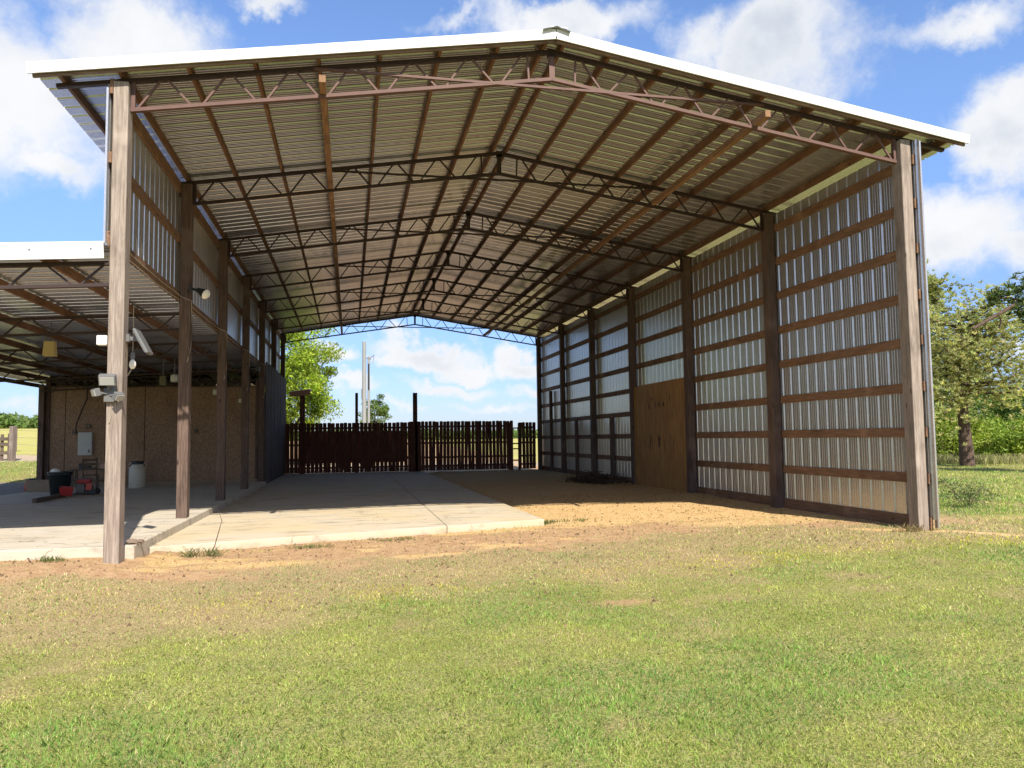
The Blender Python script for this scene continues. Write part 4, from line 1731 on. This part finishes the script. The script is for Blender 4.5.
# tall weed with curved stem and the small weeds near it
wd = empty('weed', (-4.95, .78, -.2))
tag(wd, 'tallest weed, with a bent stem, at the slab edge right of the front left post', 'weed', 'weeds along the slab edge')
t = MB()
t.tube([(0, 0, 0), (.07, 0, .15), (.12, .02, .35), (.16, .02, .5), (.12, .02, .62), (.10, .02, .66)], .008, 6, [1.2, 1, .8, .7, .5, .3])
t.build('stem', M['bark'], wd)
rg = np.random.default_rng(8)
leaf_object('leaves', tuft_points(rg, [(0, 0, .0), (.1, 0, .0), (-.18, 0, 0), (-.3, .03, 0)], 34, .13, .10, .007, 1.1),
            tint_for(rg, 34 * 4, (.13, .15, .05), .35), M['grass_blade'], wd)
for k, (x, y, h, lab) in enumerate(((-2.35, 1.75, .055, 'short green weed tuft at the middle of the slab edge'), (-3.6, 1.15, .06, 'sparse weed between the tall weed and the middle tuft'),
                                    (-6.9, .1, .07, 'grass tuft in front of the raised floor at the far left'), (.65, 3.2, .08, 'green weeds at the right corner of the slab'),
                                    (1.1, 3.5, .06, 'low weeds on the sand right of the slab corner'), (5.85, -.1, .12, 'dry weeds at the foot of the front right post'))):
    w = empty('weed', (x, y, float(base_height(x, y))))
    tag(w, lab, 'weed', 'weeds along the slab edge')
    rg = np.random.default_rng(60 + k)
    base = (.27, .21, .1) if k == 5 else (.10, .14, .035)
    leaf_object('leaves', tuft_points(rg, [(rg.uniform(-.3, .3), rg.uniform(-.12, .12), 0) for _ in range(6)], 26, h, .12, .008, .9),
                tint_for(rg, 156, base, .35), M['grass_blade'], w)
    t = MB()
    for j in range(5):
        a = rg.uniform(0, 6.28)
        t.tube([(.1 * math.cos(a), .05 * math.sin(a), -.02), (.15 * math.cos(a), .08 * math.sin(a), h * .8)], .004, 5)
    t.build('stem', M['bark'], w)

# brush heap at the foot of the right wall
bh = empty('brush_heap', (5.0, 13.9, float(base_height(5.0, 13.9))))
tag(bh, 'dark heap of brush and sticks against the right wall beyond the plywood sheet', 'brush')
t = MB()
for k in range(150):
    a, rr = random.uniform(0, 6.28), random.random() ** .6
    c = Vector((.75 * rr * math.cos(a), 1.3 * rr * math.sin(a), .04 + .3 * (1 - rr) * random.random()))
    d = Vector((random.uniform(-1, 1), random.uniform(-1, 1), random.uniform(-.25, .25))).normalized() * random.uniform(.12, .4)
    t.tube([c - d, c + d * .2 + Vector((0, 0, .03)), c + d], random.uniform(.006, .018), 5, [1, .9, .5])
o = t.build('sticks', M['bark'], bh)
o['kind'] = 'stuff'
rg = np.random.default_rng(3)
g = rg.normal(size=(1500, 3)) * np.array([.42, .75, .1])
g[:, 2] = np.abs(g[:, 2])
o = leaf_object('dead_leaves', cards(g, .05, rg), tint_for(rg, 1500, (.085, .055, .03), .4), M['leaf'], bh)
o['kind'] = 'stuff'

# weathered crib of boards and the wire fence on the far left
x, y = at_px(-12, 44.5)
gz = float(base_height(x, y))
gt = empty('board_gate', (x, y, gz), -.35)
tag(gt, 'weathered board gate beside the dirt road on the far left', 'gate')
for z in (.35, .75, 1.0):
    t = MB()
    t.box((0, 0, z), (2.6, .05, .16))
    t.build('board', M['plank_wood'], gt)
for xx in (-1.2, -.4, .3, .7):
    t = MB()
    t.box((xx, .06, .6), (.14, .05, 1.25))
    t.build('upright', M['plank_wood'], gt)
t = MB()
t.box((1.28, .03, .65), (.2, .22, 1.9))
t.build('post', M['grey_wood'], gt)
t = MB()
t.box((1.1, .05, .5), (.12, .1, 1.5))
t.build('post', M['plank_wood'], gt)
wf = empty('wire_fence', (0, 0, 0))
tag(wf, 'thin wire fence on slim posts along the far edge of the dirt road', 'fence')
prev = None
for k, px in enumerate((-60, -22, 16, 54, 92)):
    x, y = at_px(px, 52)
    gz = float(base_height(x, y))
    t = MB()
    t.tube([(x, y, gz - .2), (x, y, gz + 1.35)], .06, 8)
    t.build('fence_post', M['grey_wood'], wf)
    if prev:
        t = MB()
        for h in (.4, .8, 1.2):
            t.tube([(prev[0], prev[1], prev[2] + h), (x, y, gz + h)], .008, 5)
        t.build('wire', M['grey_plastic'], wf)
    prev = (x, y, gz)

# ------------------------------------------------------------------ fallen leaves on the floors
rng = np.random.default_rng(19)
n = 900
x = np.concatenate([rng.uniform(-5.9, .3, n), rng.uniform(-11.5, -6.3, 350)])
y = np.concatenate([3.2 + 22 * rng.random(n), 1 + 15 * rng.random(350)])
k = VN.fbm(x * .9, y * .5, 4) > .47
k |= rng.random(len(x)) < .12
x, y = x[k], y[k]
z = np.where(x < -6, .053, -.077) + rng.random(len(x)) * .012
pts = cards(np.stack([x, y, z], 1), .022, rng, 1.8, 1.0)
pts[:, 2] = np.maximum(np.repeat(z, 4) + (pts[:, 2] - np.repeat(z, 4)) * .3, np.repeat(np.where(x < -6, .0515, -.0785), 4))
tag(leaf_object('fallen_leaves', pts, tint_for(rng, len(x), (.13, .085, .05), .5), M['leaf']), 'brown fallen leaves and scraps scattered on the concrete floors', 'leaves', kind='stuff')


# ------------------------------------------------------------------ litter on the bare earth
def litter():
    rng = np.random.default_rng(55)
    n = 60000
    x, y = rng.uniform(-9, 8.5, n), rng.uniform(-4.5, 9, n) ** 1.0
    ok = ~under_slab(x, y) & ~((x < -5.6) & (y > .25)) & (x < 6.0 + 4 * (y < .2))
    x, y = x[ok], y[ok]
    dirt, clay, dry, _, _, _ = masks(x, y)
    p = np.clip(np.maximum(dirt, np.maximum(clay * .55, dry * .5)), 0, 1) * (.25 + 1.3 * np.clip(VN2.fbm(x * 2.3, y * 2.3, 3) - .3, 0, 1))
    k = rng.random(len(x)) < p
    x, y, dirt, clay = x[k], y[k], dirt[k], clay[k]
    n = len(x)
    z = base_height(x, y)
    sz = .006 + .022 * rng.random(n) ** 5
    base = np.stack([x, y, z + sz * .3], 1)
    off = rng.normal(size=(n, 5, 3)) * np.array([1, 1, .55])
    off /= np.linalg.norm(off, axis=2, keepdims=True)
    off[:, 4] = np.array([0, 0, .8])
    ang = rng.uniform(0, 6.28, n)[:, None] + np.arange(4)[None] * math.pi / 2
    ring = np.stack([np.cos(ang), np.sin(ang), np.full_like(ang, -.5)], 2) * rng.uniform(.6, 1.3, (n, 4, 1))
    off[:, :4] = ring
    v = (base[:, None, :] + off * sz[:, None, None]).reshape(-1, 3)
    i = np.arange(n)[:, None] * 5
    f = np.concatenate([i + np.array([[0, 1, 4]]), i + np.array([[1, 2, 4]]), i + np.array([[2, 3, 4]]), i + np.array([[3, 0, 4]])], 1).ravel()
    c = np.where((clay > .5)[:, None], np.array([[.40, .26, .11]]), np.array([[.30, .20, .12]])) * rng.uniform(.45, 1.25, (n, 1))
    o = np_mesh('earth_crumbs', v, f, np.full(n * 4, 3), M['grass_blade'], None, {'tint': np.repeat(c, 5, axis=0)})
    tag(o, 'small crumbs and clods of earth on the bare ground around the slab', 'earth', kind='stuff')


litter()

# ------------------------------------------------------------------ grass
def grass():
    rng = np.random.default_rng(101)

    def sample(n, r0, r1, k, half=.70):
        u = rng.random(n)
        if abs(k - 1) < 1e-6:
            r = r0 * (r1 / r0) ** u
        else:
            r = (r0 ** (1 - k) + u * (r1 ** (1 - k) - r0 ** (1 - k))) ** (1 / (1 - k))
        a = YAW + rng.uniform(-half, half, n)
        return CAM[0] + r * np.sin(a), CAM[1] + r * np.cos(a), r
    x, y, r = sample(760000, 2.6, 48, 1.4)
    ok = ~under_slab(x, y) & ~((np.abs(x) < 6.2) & (y > 4.5)) & ~((x < -5.6) & (x > -13.4) & (y > .3))
    x, y, r = x[ok], y[ok], r[ok]
    dirt, clay, dry, gravel, road, field = masks(x, y)
    n1 = VN.fbm(x * .8 + 3, y * .8, 4)
    n2 = VN2.fbm(x * 3.1, y * 3.1, 3)
    bare = np.clip(np.maximum(np.maximum(dirt * .68, clay * .95), np.maximum(gravel, road)), 0, 1)
    keep = rng.random(len(x)) > bare + .5 * np.clip(.42 - n2, 0, 1)
    x, y, r, dirt, dry, n1, n2 = (t_[keep] for t_ in (x, y, r, dirt, dry, n1, n2))
    n = len(x)
    z = base_height(x, y) - .012
    h = (.012 + .027 * rng.random(n) ** 1.3) * (.75 + .6 * n1) * (.7 + .6 * VN.fbm(x * 5.5 + 11, y * 5.5 + 3, 3)) * np.clip(r / 9, 1, 2.2) * (1 - .4 * np.clip(dirt + dry * .5, 0, 1))
    w = .0036 * np.clip(r / 5.0, .9, 6)
    th = rng.uniform(0, 2 * math.pi, n)
    wx, wy = np.cos(th) * w / 2, np.sin(th) * w / 2
    la = rng.uniform(0, 2 * math.pi, n)
    lm = h * rng.uniform(.1, 1.1, n)
    dx, dy = np.cos(la) * lm, np.sin(la) * lm
    v = np.stack([np.stack([x - wx, y - wy, z], 1), np.stack([x + wx, y + wy, z], 1),
                  np.stack([x + dx * .45 + wx * .8, y + dy * .45 + wy * .8, z + h * .65], 1),
                  np.stack([x + dx, y + dy, z + h], 1),
                  np.stack([x + dx * .45 - wx * .8, y + dy * .45 - wy * .8, z + h * .65], 1)], 1).reshape(-1, 3)
    i = np.arange(n)[:, None] * 5
    f = (i + np.arange(5)[None]).ravel()
    g1, g2 = np.array([.265, .345, .06]), np.array([.43, .47, .13])
    straw, yel = np.array([.55, .44, .245]), np.array([.52, .50, .04])
    t = (rng.random(n) ** .8)[:, None]
    c = g1 * (1 - t) + g2 * t
    lush = sstep(.45, .62, n1)[:, None]
    c = c * (1 - .35 * lush * np.array([1.0, .35, .5]))
    ps = np.clip(.14 + .55 * np.clip(dry + dirt * .9, 0, 1) + .5 * np.clip(n2 - .55, 0, 1), 0, .8)
    s = rng.random(n) < ps
    c[s] = straw * rng.uniform(.45, 1.2, (s.sum(), 1))
    band = np.exp(-((y - np.interp(x, [-6, -3.5, -1, 1.5, 3], [-3.0, -2.65, -2.1, -1.9, -1.2])) / .5) ** 2)
    yy = (rng.random(n) < .95 * sstep(.40, .52, VN2.fbm(x * 1.5 + 40, y * 1.5, 3)) * band) & ~s
    c[yy] = yel * rng.uniform(.8, 1.2, (yy.sum(), 1))
    br = VN2.fbm(x * 1.3 + 21, y * 1.3 + 8, 4)[:, None]
    c = c * (1 + (br - .5) * np.array([.7, .45, .5]))
    cl = VN.fbm(x * 5.5 + 11, y * 5.5 + 3, 3)[:, None]
    c = c * (1 + (cl - .5) * np.array([.75, .5, .5]))
    c = c * np.array([1.02, 1.08, 1.1]) * rng.uniform(.55, 1.45, (n, 1))
    o = np_mesh('lawn_grass', v, f, np.full(n, 5), M['grass_blade'], None, {'tint': np.repeat(np.clip(c, 0, 1), 5, axis=0)})
    tag(o, 'short yellow green mown grass on the lawn in front of the barn', 'grass', kind='stuff')


grass()
